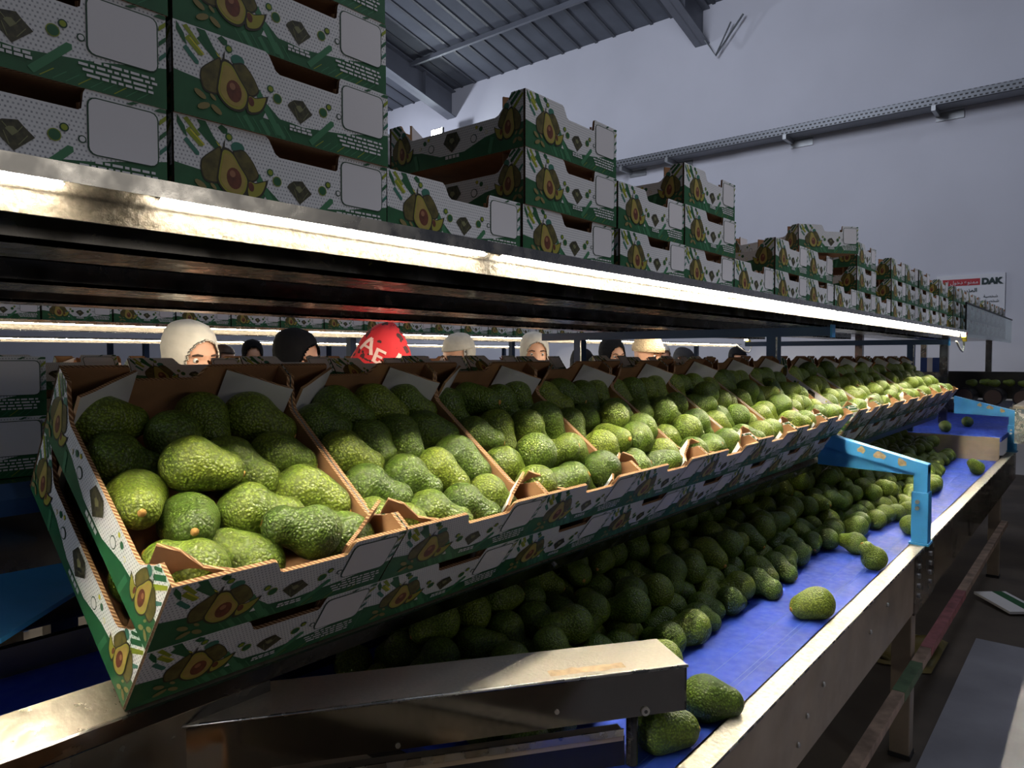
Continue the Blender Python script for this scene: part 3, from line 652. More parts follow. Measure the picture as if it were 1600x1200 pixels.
mb = MB(); mb.box(0, .84, 0, .003, -.518, -.4505, 'cover_face', cv_tf); mb.build('front_face', bc)
mb = MB(); mb.box(0, .003, 0, .098, -.518, -.4505, 'dark_steel', cv_tf); mb.build('end_face', bc)
mb = MB(); mb.box(.0, .84, .095, .098, -.518, -.4505, 'dark_steel', cv_tf); mb.build('rear_face', bc)
mb = MB(); mb.tube([cv_tf(-.001, -.001, -.4515), cv_tf(.84, -.001, -.4515)], .0025, 'steel', 8); mb.build('front_edge', bc, smooth=True)
mb = MB(); mb.tube([cv_tf(.066, .0, -.511), cv_tf(.066, -.003, -.511)], .0065, 'steel', 14); mb.tube([cv_tf(.066, -.003, -.511), cv_tf(.066, -.0036, -.511)], .003, 'black', 6); mb.build('screw', bc)
for a, z in ((.20, -.495), (.42, -.512)):
    mb = MB(); mb.tube([cv_tf(a, .0, z), cv_tf(a, -.002, z)], .0035, 'bolt', 8); mb.build('screw', bc)
mb = MB(); mb.box(.095, .84, .01, .032, -.556, -.542, 'painted_beige', cv_tf); mb.box(.095, .84, .008, .010, -.548, -.538, 'steel', cv_tf); mb.build('lower_bar', bc)
mb = MB(); a0 = cv_tf(.078, .018, -.598); path = [(a0[0], a0[1], -.598 + .082 * q / 60) for q in range(61)]
mb.tube(path, [.0075 + (.0014 if q % 2 else 0) for q in range(61)], 'dark_steel', 10); mb.build('threaded_rod', bc)
mb = MB(); mb.box(.40, .84, .04, .08, -.54, -.518, 'dark_steel', cv_tf); mb.build('side_block', bc)
mb = MB(); mb.box(.088, .84, .022, .030, -.60, -.556, 'rubber', cv_tf); mb.build('dark_plate', bc)  # black plate covering the belt below the lower bar
mb = MB(); mb.box(.70, .78, .02, .09, -1.22, -.515, 'dark_steel', cv_tf); mb.build('leg', bc)

# open carton low in the foreground, on a small trolley
ang = math.atan2(-.742, .67)
new_carton('open empty carton standing low in the foreground, mirrored in the steel cover', (-.018, .753, -.744), (0, 0, ang), None)
tr = empty('steel_trolley', 'dark low trolley carrying the foreground carton', 'trolley', (-.018, .753, -.746), None)
mb = MB(); mb.box(-.02, .30, -.02, .36, -.02, 0, 'dark_steel'); o = mb.build('top', tr)
for x in (-.01, .25):
    for y in (-.01, .32):
        mb = MB(); mb.box(x, x + .03, y, y + .03, -.474, -.02, 'dark_steel'); mb.build('leg', tr)
tr.rotation_euler = (0, 0, ang)

# ------------------------------------------------------------------ the upper shelf with its LED strip
YC = 1.36
sh = empty('packing_shelf', 'long double-sided steel shelf with LED strips carrying empty cartons', 'shelf')
mb = MB(); mb.box(-.8, 5.0, .655, 2 * YC - .655, .150, .158, 'mirror_steel'); mb.build('deck', sh)
def shelf_side(flip, x0, x1, segs, led):
    fy = (lambda y: 2 * YC - y) if flip else (lambda y: y)
    mb = MB(); mb.prism([(x0, fy(.638), .154), (x0, fy(.672), .158), (x0, fy(.672), .146), (x0, fy(.640), .139)], (x1 - x0, 0, 0), 'steel', 'steel', 'steel'); mb.build('lip', sh)
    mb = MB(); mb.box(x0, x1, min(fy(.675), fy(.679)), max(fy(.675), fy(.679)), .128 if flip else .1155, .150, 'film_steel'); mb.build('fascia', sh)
    for a, b in segs:
        mb = MB()
        nseg = max(1, int((b - a) / .12))
        for k in range(nseg):
            p, q = a + (b - a) * k / nseg, a + (b - a) * (k + 1) / nseg - .0015
            mb.poly([(p, fy(.6590), .1412), (q, fy(.6590), .1412), (q, fy(.6660), .1386), (p, fy(.6660), .1386)], led); mb.poly([(p, fy(.6585), .1455), (q, fy(.6585), .1455), (q, fy(.6690), .1412), (p, fy(.6690), .1412)][::-1], 'galv_plain')
        mb.build('led_strip', sh)
shelf_side(False, -.8, 4.97, ((-.75, .222), (.300, .742), (.775, 2.40), (2.43, 4.95)), 'led')
shelf_side(True, -.8, 5.25, ((-.75, 2.40), (2.43, 5.2)), 'led_far')
for y0, y1, z in ((.77, .885, .104), (1.28, 1.42, .112), (1.84, 1.94, .120)):
    mb = MB(); mb.box(-.8, 4.98, y0, y1, z, z + .006, 'steel'); mb.box(-.8, 4.98, y0, y0 + .004, z, .149, 'dark_steel'); mb.box(-.8, 4.98, y1 - .004, y1, z, .149, 'dark_steel'); mb.build('channel', sh)
for y in (1.05, 1.62):
    mb = MB(); mb.box(-.8, 4.98, y, y + .02, .128, .15, 'dark_steel'); mb.build('stiffener', sh)
for x in (-.35, 2.60, 4.98):
    mb = MB(); mb.box(x, x + .035, .735, 2 * YC - .735, .072, .1035, 'blue_dark'); bm_ = mb.build('cross_beam', sh)
    mb = MB(); mb.box(x - .001, x + .036, .729, .736, .066, .110, 'blue_paint'); mb.build('end_cap', bm_)
    for y in (.915, 2 * YC - .955):
        mb = MB(); mb.box(x - .003, x + .035, y, y + .04, -1.22, .072, 'blue_dark'); mb.box(x - .0045, x - .003, y, y + .006, -.3, .07, 'steel'); mb.build('post', sh)
# strip ends: connector and looped cable
for fl, x in ((0, 4.96), (1, 5.22)):
    y = .655 if not fl else 2 * YC - .655
    c = MB(); c.box(x, x + .05, y - .012, y + .012, .112, .142, 'yel', lambda a, b, z: (a, b, z - (a - x) * .5)); c.build('connector', sh, bevel=.003)
    c = MB(); c.box(x + .05, x + .08, y - .01, y + .01, .128, .15, 'red'); c.build('end_plug', sh, bevel=.004)
    c = MB(); c.box(x - .03, x + .004, y - .010, y + .008, .118, .146, 'glow'); c.build('end_light', sh)
    c = MB(); c.tube([(x + .05 + .0 + .06 * math.sin(q * .33), y + .012, .105 - .075 * (1 - math.cos(q * .33)) * .5 - .0) if q < 10 else (x + .05 - .22 * ((q - 10) / 8), y + .012, .032 + .055 * ((q - 10) / 8) ** 1.5) for q in range(19)], .0055, 'cable', 8); c.build('cable', sh, smooth=True)

# cartons on the shelf: (column left edge, layers)
cols = [(.061, 5), (.352, 5), (.636, 1), (.929, 3), (1.226, 2), (1.508, 3), (1.799, 1), (2.09, 2), (2.38, 2), (2.67, 1), (2.96, 3), (3.25, 1), (3.54, 3), (3.83, 3), (4.12, 3), (4.41, 2), (4.70, 3)]
colw = lambda k: 'nearest' if k == 0 else ordinal(k + 1)
for k, (x, nl) in enumerate(cols):
    for j in range(nl):
        if nl == 1: pos = f'single empty carton on the shelf lip in the {colw(k)} column'
        elif j == 0: pos = f'bottom empty carton of the {colw(k)} column on the shelf'
        elif j == nl - 1: pos = f'topmost empty carton of the {colw(k)} column on the shelf'
        else: pos = f'empty carton in the {colw(k)} shelf column, {ordinal(j + 1)} from the bottom'
        f = new_carton if k < 9 else small_carton
        f('white and green printed ' + pos if len(pos.split()) < 12 else pos, (x + random.uniform(-.002, .002), .745 + random.uniform(-.003, .003), .158 + j * H), (0, 0, random.uniform(-.006, .006)), 'empty cartons on the shelf')
new_carton('carton set askew on top of the eighth and ninth shelf columns', (2.462, .80, .158 + 2 * H + .004), (0, math.radians(-2.0), math.radians(-25)), 'empty cartons on the shelf')
for j in range(3):
    new_carton(f'empty carton in the back row of the shelf behind the third column, {("bottom", "middle", "top")[j]} one', (.70, 1.10, .158 + j * H), (0, 0, .01), 'empty cartons in the back row')
# far shelf continuing to the wall, with a clear panel in front
fs = empty('far_shelf', 'farther steel shelf carrying small cartons near the end wall', 'shelf')
mb = MB(); mb.box(5.12, 8.35, .72, 1.5, .150, .158, 'dark_steel'); mb.build('deck', fs)
for x in (5.75, 8.2):
    mb = MB(); mb.box(x, x + .05, .85, .90, -1.22, .15, 'dark_steel'); mb.build('post', fs)
    mb = MB(); mb.box(x, x + .05, 1.40, 1.45, -1.22, .15, 'dark_steel'); mb.build('post', fs)
q = 0
for k in range(10):
    for j in range(3):
        x = 5.2 + k * .297
        if j == 2 and k in (4,): continue
        small_carton(f'tiny distant carton on the far shelf, {("bottom", "middle", "top")[j]} layer, {ordinal(k + 1)} column', (x, .745, .158 + j * H), (0, 0, random.uniform(-.01, .01)), 'cartons on the far shelf')
pn = empty('clear_panel', 'clear acrylic panel with dark top edge before the far cartons', 'panel', (5.46, .708, .158))
mb = MB(); mb.box(0, 2.85, 0, .005, -.03, .185, 'clear'); mb.build('sheet', pn)
mb = MB(); mb.box(0, 2.87, -.004, .009, .185, .195, 'rubber'); mb.build('edge_strip', pn)
mb = MB(); mb.box(-.006, .004, -.002, .007, -.03, .188, 'rubber'); mb.build('edge_strip', pn)

# ------------------------------------------------------------------ the next packing lines behind the workers
def line(y, n0, lab, led, cart, xs=-1.5, xe=11.0):
    s = empty('packing_shelf', lab, 'shelf')
    mb = MB(); mb.box(xs, 8.6, y + .02, y + 1.35, .150, .158, 'dark_steel'); mb.build('deck', s)
    mb = MB(); mb.prism([(xs, y - .005, .154), (xs, y + .03, .158), (xs, y + .03, .146), (xs, y - .003, .141)], (8.6 - xs, 0, 0), 'steel', 'steel', 'steel'); mb.build('lip', s)
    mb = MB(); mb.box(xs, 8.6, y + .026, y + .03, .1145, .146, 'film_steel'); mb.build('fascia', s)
    mb = MB()
    for k in range(40):
        p = xs + k * .25; mb.poly([(p, y + .0095, .1412), (p + .247, y + .0095, .1412), (p + .247, y + .0165, .1376), (p, y + .0165, .1376)], led)
    mb.build('led_strip', s)
    for x in (.3, 2.9, 5.5, 8.0):
        for yy in (y + .3, y + 1.1):
            mb = MB(); mb.box(x, x + .045, yy, yy + .045, -1.22, .15, 'blue_dark'); mb.build('post', s)
    mb = MB(); mb.box(xs, 8.6, y + .35, y + .98, -.75, -.20, 'galv_plain'); mb.build('back_box', s)
    return s
line(3.47, 0, 'second packing shelf with glowing LED strip behind the workers', 'led_far', None)
line(6.5, 0, 'third packing shelf with LED strip farthest from the camera', 'led_far', None)
for k in range(16):
    for j in range(2):
        small_carton(f'carton on the second packing shelf behind the workers, {("lower", "upper")[j]} layer, {ordinal(k + 1)} column from the left', (.80 + k * .292, 3.56, .158 + j * H), (0, 0, random.uniform(-.005, .005)), 'cartons on the second packing shelf')
for k in range(9):
    small_carton(f'tilted dark carton on the second line below its strip, {ordinal(k + 1)} from the left', (1.2 + k * .33, 3.55, -.27), (math.radians(36), 0, 0), 'tilted cartons on the second line')
rk3 = empty('sloping_rack', 'rack of the second packing line behind the workers', 'rack')
mb = MB(); mb.box(.9, 4.6, 0, .34, -.012, -.004, 'dark_steel', lambda x, a, b: (x, 3.55 + a * .809 - b * .588, -.27 + a * .588 + b * .809)); mb.build('tray_sheet', rk3)
for x in (1.0, 2.7, 4.4):
    mb = MB(); mb.box(x, x + .04, 3.66, 3.70, -1.22, -.20, 'blue_dark'); mb.build('post', rk3)

# ------------------------------------------------------------------ people
def interp_rows(rows, step=.012):
    rows = sorted(rows, key=lambda r: -r[0]); zs = [r[0] for r in rows]; out = []
    z = zs[0]
    while z > zs[-1]:
        stp = step if z > -.13 else .03
        out.append(z); z -= stp
    out.append(zs[-1]); A = np.array(rows)
    return [(z, *[float(np.interp(-z, -A[:, 0], A[:, c])) for c in (1, 2, 3)]) for z in out]
HEAD = [(.118, .003, .003, -.012), (.1165, .016, .019, -.012), (.113, .029, .036, -.012), (.106, .043, .054, -.011), (.098, .053, .066, -.0105), (.085, .064, .080, -.010), (.06, .073, .091, -.008), (.03, .0765, .096, -.005), (0, .075, .094, 0), (-.03, .072, .092, .0), (-.06, .066, .088, .003), (-.085, .056, .078, .009), (-.105, .040, .060, .018), (-.113, .047, .052, .004), (-.13, .050, .054, -.008), (-.155, .053, .056, -.013)]
BODY = HEAD + [(-.18, .085, .064, -.015), (-.205, .150, .085, -.015), (-.24, .185, .100, -.010), (-.32, .185, .115, 0), (-.45, .160, .115, 0), (-.56, .160, .115, 0), (-.66, .175, .13, 0), (-.70, .165, .12, 0)]
def loft(mb, rows, m, ns, fn=None, skip=None, grow=0., zmin=-9, zmax=9):
    V = []; R = [r for r in rows if zmin <= r[0] <= zmax]
    for z, w, d, o in R:
        for k in range(ns):
            a = 2 * PI * k / ns; p = Vector((o + (d + grow) * math.cos(a), (w + grow) * math.sin(a), z))
            V.append(fn(p, a) if fn else p)
    F = []
    for i in range(len(R) - 1):
        for k in range(ns):
            a = 2 * PI * (k + .5) / ns
            if skip and skip((R[i][0] + R[i + 1][0]) / 2, a): continue
            F.append((i * ns + k, i * ns + (k + 1) % ns, (i + 1) * ns + (k + 1) % ns, (i + 1) * ns + k))
    if not skip or not skip(R[0][0], 0): F.append(tuple(range(ns)))
    if not skip: F.append(tuple(reversed(range((len(R) - 1) * ns, len(R) * ns))))
    mb.add(V, F, m)
def face_fn(p, a):
    f = math.cos(a)
    if f > .2 and -.13 < p.z < .06:
        y, z = p.y, p.z; g = lambda cy, cz, sy, sz: math.exp(-((y - cy) / sy) ** 2 - ((z - cz) / sz) ** 2)
        p.x += .020 * g(0, -.042, .011, .012) + .010 * g(0, -.020, .009, .020) - .009 * g(.031, 0, .015, .010) - .009 * g(-.031, 0, .015, .010) + .004 * g(0, .018, .05, .008) + .006 * g(0, -.070, .020, .006) + .005 * g(0, -.080, .018, .005) - .003 * g(0, -.0755, .02, .002) + .006 * g(0, -.10, .018, .012)
        p.x += .004 * g(.042, -.035, .018, .018) + .004 * g(-.042, -.035, .018, .018)
    if abs(f) < .22 and -.045 < p.z < .02: p.y += math.copysign(.007, p.y)
    return p
def person(label, x, y, z, yaw, wear, coat='coat_navy', pitch=0., sc=1.0, detail=True):
    """yaw: direction faced (0 = +X). A seated figure: one body mesh, clothing and eyes as its children"""
    ns = 40 if detail else 24
    rows = interp_rows(BODY, .008 if detail else .016)
    mb = MB(); loft(mb, rows, 'face', ns, face_fn)
    # arms, thighs and shins of the same body
    for s in (-1, 1):
        mb.tube([(0, s * .165, -.235), (.04, s * .215, -.36), (.08, s * .225, -.47), (.17, s * .19, -.43), (.29, s * .13, -.37)], [.048, .045, .040, .036, .026], 'face', 12)
        mb.tube([(.28, s * .13, -.372), (.33, s * .12, -.36), (.37, s * .115, -.35)], [.030, .040, .032], 'face', 10)
        for q in range(4): mb.tube([(.365, s * (.090 + q * .017), -.35), (.40, s * (.088 + q * .018), -.352), (.418 + .006 * (q in (1, 2)), s * (.088 + q * .018), -.372)], [.0085, .008, .006], 'face', 8)
        mb.tube([(.325, s * .090, -.352), (.35, s * .068, -.346), (.372, s * .064, -.352)], [.011, .0095, .007], 'face', 8)
        mb.tube([(-.02, s * .09, -.66), (.20, s * .11, -.66), (.40, s * .11, -.66), (.42, s * .11, -.72), (.40, s * .11, -.95), (.38, s * .11, -1.16)], [.10, .09, .072, .07, .055, .042], 'cloth_grey', 12)
        mb.tube([(.34, s * .11, -1.185), (.45, s * .11, -1.19), (.54, s * .115, -1.195)], [.036, .040, .028], 'black', 10)
    b = mb.build('person', smooth=True); tag(b, label, 'person', 'packing workers')
    b.location = (x, y, z); b.rotation_euler = (0, pitch, yaw); b.scale = (sc, sc, sc)
    c = MB(); loft(c, rows, coat, ns, None, None, .014, -.70, -.165)
    for s in (-1, 1): c.tube([(0, s * .165, -.235), (.04, s * .218, -.36), (.08, s * .228, -.475), (.17, s * .19, -.433), (.27, s * .137, -.378)], [.062, .058, .052, .048, .040], coat, 12)
    c.build('coat', b, smooth=True)
    if detail:
        for s in (-1, 1):
            e = MB(); e.tube([(.0765, s * .031, 0), (.081, s * .031, 0), (.0855, s * .031, 0), (.0870, s * .031, 0)], [.0105, .0090, .0045, .001], 'eye', 14); eb = e.build('eye', b, smooth=True)
            e = MB(); e.tube([(.0845, s * .031, -.001), (.0866, s * .031, -.001), (.0872, s * .031, -.001)], [.0056, .0048, .002], 'iris', 12); e.build('iris', eb)
            e = MB(); e.tube([(.084, s * .050, .017), (.0915, s * .034, .022), (.0935, s * .016, .018)], [.002, .0035, .003], 'brow', 6); e.build('eyebrow', b, smooth=True)
    fold = lambda amp: (lambda p, a: p * (1 + amp * noise.noise(Vector((a * 3, p.z * 22, x)))))
    for kind, m in wear:
        w = MB()
        if kind == 'hijab':
            op = lambda z, a: math.cos(a) > .0 and ((a if a < PI else a - 2 * PI) / .80) ** 2 + ((z + .030) / .098) ** 2 < 1
            rr = interp_rows([(r[0] + .018 * max(0, r[0] / .118) ** 2, r[1] + .010 * min(1, (.1181 - r[0]) / .012), r[2] + .012 * min(1, (.1181 - r[0]) / .012), r[3] - .004) for r in HEAD[:11]] + [(-.085, .079, .090, 0), (-.12, .080, .088, 0), (-.16, .085, .088, -.005), (-.20, .165, .115, -.01), (-.26, .19, .125, -.005)], .0045 if detail else .01)
            loft(w, rr, m, 96 if detail else 40, fold(.018), op); o = w.build('headscarf', b, smooth=True); sd = o.modifiers.new('thick', 'SOLIDIFY'); sd.thickness = .005
        elif kind in ('beanie', 'cap'):
            zb = .022 if kind == 'beanie' else .040
            rr = interp_rows([(r[0] + .022 * max(0, r[0] / .118) ** 2, r[1] + .010 * min(1, (.1181 - r[0]) / .012), r[2] + .010 * min(1, (.1181 - r[0]) / .012), r[3]) for r in HEAD if r[0] >= .0], .008); rr = [q for q in rr if q[0] > zb]
            loft(w, rr, m, 36, fold(.01)); w.build('knit_hat' if kind == 'beanie' else 'cloth_cap', b, smooth=True)
            if kind == 'beanie':
                w = MB(); loft(w, interp_rows([(zb + .034, .090, .110, -.005), (zb + .017, .0915, .112, -.004), (zb, .089, .109, -.002)], .006), m, 36, fold(.008)); w.build('hat_cuff', b, smooth=True)
        elif kind == 'hair':
            op = lambda z, a: math.cos(a) > .35 and z < .055
            rr = interp_rows([(r[0] + .012 * max(0, r[0] / .118) ** 2, r[1] + .008, r[2] + .008, r[3] - .006) for r in HEAD[:11]] + [(-.10, .066, .070, -.03), (-.16, .065, .06, -.045)], .010)
            loft(w, rr, m, 32, fold(.02), op); o = w.build('hair', b, smooth=True); sd = o.modifiers.new('thick', 'SOLIDIFY'); sd.thickness = .006
        elif kind == 'hood':
            rr = interp_rows([(.175, .006, .006, -.045), (.165, .028, .030, -.040), (.14, .060, .065, -.030), (.10, .085, .098, -.018), (.05, .098, .118, -.008), (0, .103, .125, 0), (-.05, .103, .125, 0), (-.10, .100, .118, 0), (-.15, .10, .105, -.01), (-.20, .16, .115, -.01)], .010)
            op = lambda z, a: math.cos(a) > 0 and ((a if a < PI else a - 2 * PI) / .62) ** 2 + ((z + .06) / .080) ** 2 < 1
            loft(w, rr, m, 44, fold(.03), op); o = w.build('hood', b, smooth=True); sd = o.modifiers.new('thick', 'SOLIDIFY'); sd.thickness = .006
            V = [Vector(v) for v in w.v]      # pale block lettering laid on the cloth
            def lay(a0, z0, strokes):
                lm = MB()
                for (p, q, wd) in strokes:
                    for (u0, v0), (u1, v1) in ((p, q),):
                        n_ = 5; nu, nv = -(v1 - v0), (u1 - u0); dl = math.hypot(nu, nv); nu, nv = nu / dl * wd / 2, nv / dl * wd / 2
                        pts = []
                        for i in range(n_ + 1):
                            t_ = i / n_
                            for sg in (-1, 1):
                                u, v = u0 + (u1 - u0) * t_ + sg * nu, v0 + (v1 - v0) * t_ + sg * nv
                                zz = z0 + v; aa = a0 + u / .11; A = np.array(sorted(rr)); wv, dv, ov = (float(np.interp(zz, A[:, 0], A[:, c_])) for c_ in (1, 2, 3))
                                k = 1 + .03 * noise.noise(Vector((aa * 3, zz * 22, x))); 
                                pts.append(((ov + dv * math.cos(aa)) * k * 1.03 + .006 * math.cos(aa), wv * math.sin(aa) * k * 1.03 + .006 * math.sin(aa), zz * k))
                        lm.add(pts, [(2 * i, 2 * i + 1, 2 * i + 3, 2 * i + 2) for i in range(n_)], 'hood_print')
                o2 = lm.build('hood_lettering', o)
            for a0, z0 in ((-.95, .045), (-1.55, -.02), (.95, .05), (1.6, .0), (-.75, -.065), (-2.2, .05)):
                lay(a0, z0, [((-.03, -.03), (0, .035), .014), ((0, .035), (.03, -.03), .014), ((-.015, -.008), (.018, -.008), .010)])
                lay(a0 + .55, z0 - .02, [((-.015, -.03), (-.015, .03), .013), ((-.015, .025), (.02, .025), .011), ((-.015, 0), (.012, 0), .010), ((-.015, -.026), (.02, -.026), .011)])
    st_ = empty('stool', 'dark work stool under the ' + ' '.join(label.split()[2:8]), 'stool', (x - .04 * math.cos(yaw), y - .04 * math.sin(yaw), -1.22))
    zt = 1.22 + z - .705 * sc - .02
    q = MB(); q.tube([(0, 0, zt - .03), (0, 0, zt)], .16, 'black', 20); q.build('seat', st_)
    q = MB(); q.tube([(0, 0, .03), (0, 0, zt - .03)], .025, 'dark_steel', 10); q.build('post', st_)
    q = MB(); q.tube([(0, 0, 0), (0, 0, .03)], .18, 'dark_steel', 20); q.build('base', st_)
    return b
DN = -PI / 2      # facing -Y, towards the near side
person('person in a cream headscarf, head bowed, behind the nearest filled carton', 1.205, 2.46, -.007, DN + .12, [('hijab', 'cloth_white')], 'coat_brown', .10)
person('person in a black head covering looking down, behind the second filled carton', 1.83, 2.76, -.010, DN + .35, [('hijab', 'cloth_black')], 'cloth_black', .10)
person('person hidden in a red hood with pale lettering, head bent', 2.03, 2.42, -.035, DN + .75, [('hood', 'hood')], 'cloth_black', .50)
person('person in an off-white cap turned to the left, dark hair below it', 2.93, 2.83, -.004, DN - 1.62, [('cap', 'cloth_offwhite'), ('hair', 'cloth_offwhite')], 'cloth_black', .15)
person('person in a white headscarf looking straight at the camera', 3.33, 2.595, .012, DN - .72, [('hijab', 'cloth_offwhite')], 'coat_navy', .0)
person('person in a black headscarf glancing sideways over the cartons', 4.28, 2.65, .000, DN - .45, [('hijab', 'cloth_black')], 'coat_blue', .04)
person('person in a beige knitted hat with face half hidden', 3.985, 2.205, .008, DN - .2, [('beanie', 'knit')], 'cloth_black', .08)
person('person with brown hair and beige cap in the next line at left', 2.83, 6.0, -.02, DN, [('hair', 'hair'), ('cap', 'knit')], 'coat_blue', .05, detail=False)
person('person in a small black hood in the next line, left of the black head covering', 3.25, 5.55, .01, DN - .4, [('hijab', 'cloth_black')], 'coat_navy', .05, detail=False)
person('person in a white scarf far behind, right of the white headscarf', 6.33, 3.36, -.005, DN - .5, [('hijab', 'cloth_offwhite')], 'coat_navy', .1, detail=False)
person('person in a dark cap far along the table near the double posts', 5.89, 2.907, -.055, DN - .4, [('hijab', 'cloth_grey')], 'cloth_black', .3, detail=False)
person('person in a blue smock with dark hair bent between the two white scarves', 4.35, 2.95, -.07, DN - .5, [('hair', 'cloth_black')], 'coat_blue', .3, detail=False)
person('person with brown hair half hidden right of the cream headscarf', 3.3, 6.1, -.02, DN + .3, [('hair', 'hair')], 'coat_brown', .1, detail=False)
person('person with dark hair at the far end of the table by the wall', 7.1, 2.9, -.03, DN - .5, [('hair', 'cloth_black')], 'coat_navy', .1, detail=False)

# ------------------------------------------------------------------ building
WX = 9.0
mb = MB(); mb.box(-4, 12, -6, 13, -1.32, -1.22, 'floor'); structure(mb, 'floor')
mb = MB(); mb.box(WX, WX + .15, -6, 13, -1.22, 7.5, 'wall'); structure(mb, 'wall_end')
mb = MB(); mb.box(-4, WX, 12.5, 12.65, -1.22, 8, 'wall'); structure(mb, 'wall_side')
RS = .2225
rz = lambda x: 4.6 + RS * (WX - x)
mb = MB(); mb.prism([(WX + .02, -1, rz(WX)), (WX + .02, 12.5, rz(WX)), (2.5, 12.5, rz(2.5)), (2.5, -1, rz(2.5))], (0, 0, .04), 'roof', 'roof', 'roof'); structure(mb, 'ceiling')
mb = MB()
for k in range(44):
    y = -.8 + k * .302
    mb.prism([(WX, y, rz(WX) - .012), (WX, y + .045, rz(WX) - .012), (2.5, y + .045, rz(2.5) - .012), (2.5, y, rz(2.5) - .012)], (0, 0, .012), 'rib', 'rib', 'rib')
o = structure(mb, 'ceiling_ribs')
for k, (y, db) in enumerate(((4.21, .50), (8.84, .48), (-.42, .5))):
    r = bpy.data.objects.new('roof_beam', None); C.objects.link(r); r['kind'] = 'structure'
    mb = MB(); zb = lambda x, d: rz(x) - d
    mb.prism([(WX, y - .004, zb(WX, db)), (2.5, y - .004, zb(2.5, .30)), (2.5, y - .004, zb(2.5, .05)), (WX, y - .004, zb(WX, .05))], (0, .008, 0), 'beam', 'beam', 'beam')
    for z0, z1, w in ((0, 0, .10),):
        mb.prism([(WX, y - w, zb(WX, db)), (WX, y + w, zb(WX, db)), (2.5, y + w, zb(2.5, .30)), (2.5, y - w, zb(2.5, .30))], (0, 0, .014), 'beam', 'beam', 'beam')
        mb.prism([(WX, y - w, zb(WX, .05)), (WX, y + w, zb(WX, .05)), (2.5, y + w, zb(2.5, .05)), (2.5, y - w, zb(2.5, .05))], (0, 0, .014), 'beam', 'beam', 'beam')
    for x in (8.3,): mb.box(x, x + .01, y - .09, y + .09, zb(x, .46), zb(x, .06), 'beam')
    r2 = mb.build('trim_beam'); r2['kind'] = 'structure'; bpy.data.objects.remove(r)
for x in (8.05, 6.2, 4.4):
    mb = MB(); mb.box(x - .025, x + .025, -1, 12.5, rz(x) - .10, rz(x) - .035, 'beam'); structure(mb, 'trim_purlin')
# cable tray
tr = empty('cable_tray', 'perforated grey cable tray running across the end wall', 'cable tray')
def tray_mat():
    m = mat('perforated_tray', (.15, .16, .17), .5, .5); nt = m.node_tree; N = nt.nodes; Lk = nt.links; b = N['Principled BSDF']
    tc = N.new('ShaderNodeTexCoord'); sp = N.new('ShaderNodeSeparateXYZ'); Lk.new(tc.outputs['Object'], sp.inputs[0]); cb = N.new('ShaderNodeCombineXYZ'); Lk.new(sp.outputs[1], cb.inputs[0]); Lk.new(sp.outputs[2], cb.inputs[1])
    br = N.new('ShaderNodeTexBrick'); br.inputs['Scale'].default_value = 1; br.inputs['Brick Width'].default_value = .05; br.inputs['Row Height'].default_value = .04; br.inputs['Mortar Size'].default_value = .012
    br.inputs['Color1'].default_value = (.02, .02, .02, 1); br.inputs['Color2'].default_value = (.05, .05, .05, 1); br.inputs['Mortar'].default_value = (.22, .23, .25, 1)
    Lk.new(cb.outputs[0], br.inputs['Vector']); Lk.new(br.outputs['Color'], b.inputs['Base Color']); return m
M['tray'] = tray_mat()
mb = MB(); mb.box(8.72, 8.725, -1, 12.4, 2.64, 2.74, 'tray'); mb.box(8.72, 8.95, -1, 12.4, 2.64, 2.645, 'tray'); mb.box(8.945, 8.95, -1, 12.4, 2.64, 2.74, 'galv'); mb.build('channel', tr)
for y in (-.1, 1.45, 3.0, 4.55, 5.25, 6.7, 8.2):
    mb = MB(); mb.box(8.70, 8.997, y, y + .04, 2.585, 2.64, 'galv_plain'); mb.box(8.985, 8.997, y - .22, y + .04, 2.54, 2.63, 'galv_plain'); mb.build('wall_bracket', tr)
# floodlight
fl = empty('flood_light', 'bright floodlight on the end wall under the left roof beam', 'lamp')
mb = MB(); mb.box(8.62, 8.66, 8.68, 8.96, 3.66, 3.86, 'black'); mb.build('housing', fl, bevel=.01)
mb = MB(); mb.box(8.612, 8.619, 8.70, 8.94, 3.68, 3.84, 'flood'); mb.build('lens', fl)
mb = MB(); mb.box(8.66, 8.997, 8.80, 8.84, 3.74, 3.78, 'black'); mb.build('mounting_arm', fl)
# thin wires by the right beam
wr = MB(); wr.tube([(8.9, 4.13, 4.12), (8.9, 3.98, 3.88), (8.9, 3.62, 4.3)], .012, 'galv', 6); wr.tube([(8.9, 3.98, 3.88), (8.9, 3.78, 4.25)], .01, 'galv', 6)
tag(wr.build('hanging_wire'), 'thin wire bent in a V beside the right roof beam', 'wire')
# sign
sg = empty('wall_sign', 'white notice board with red banner on the end wall', 'sign', (8.985, .83, .47))
mb = MB(); mb.box(0, .012, 0, .62, 0, .40, 'sign_white'); mb.build('board', sg)
mb = MB(); mb.box(-.002, 0, .22, .58, .285, .355, 'sign_red'); mb.build('banner', sg)
def text(body, size, y, z, m, par, name='lettering', bold=0., align='RIGHT'):
    cu = bpy.data.curves.new(name, 'FONT'); cu.body = body; cu.size = size; cu.align_x = align; cu.extrude = .001; cu.offset = bold
    cu.materials.append(M[m]); o = bpy.data.objects.new(name, cu); C.objects.link(o); o.parent = par
    o.rotation_euler = (PI / 2, 0, -PI / 2); o.location = (-.0035, y, z)
    bpy.context.view_layer.update(); me = bpy.data.meshes.new_from_object(o.evaluated_get(bpy.context.evaluated_depsgraph_get())); mo = bpy.data.objects.new(name, me); C.objects.link(mo)
    mo.parent = par; mo.rotation_euler = o.rotation_euler; mo.location = o.location; bpy.data.objects.remove(o); return mo
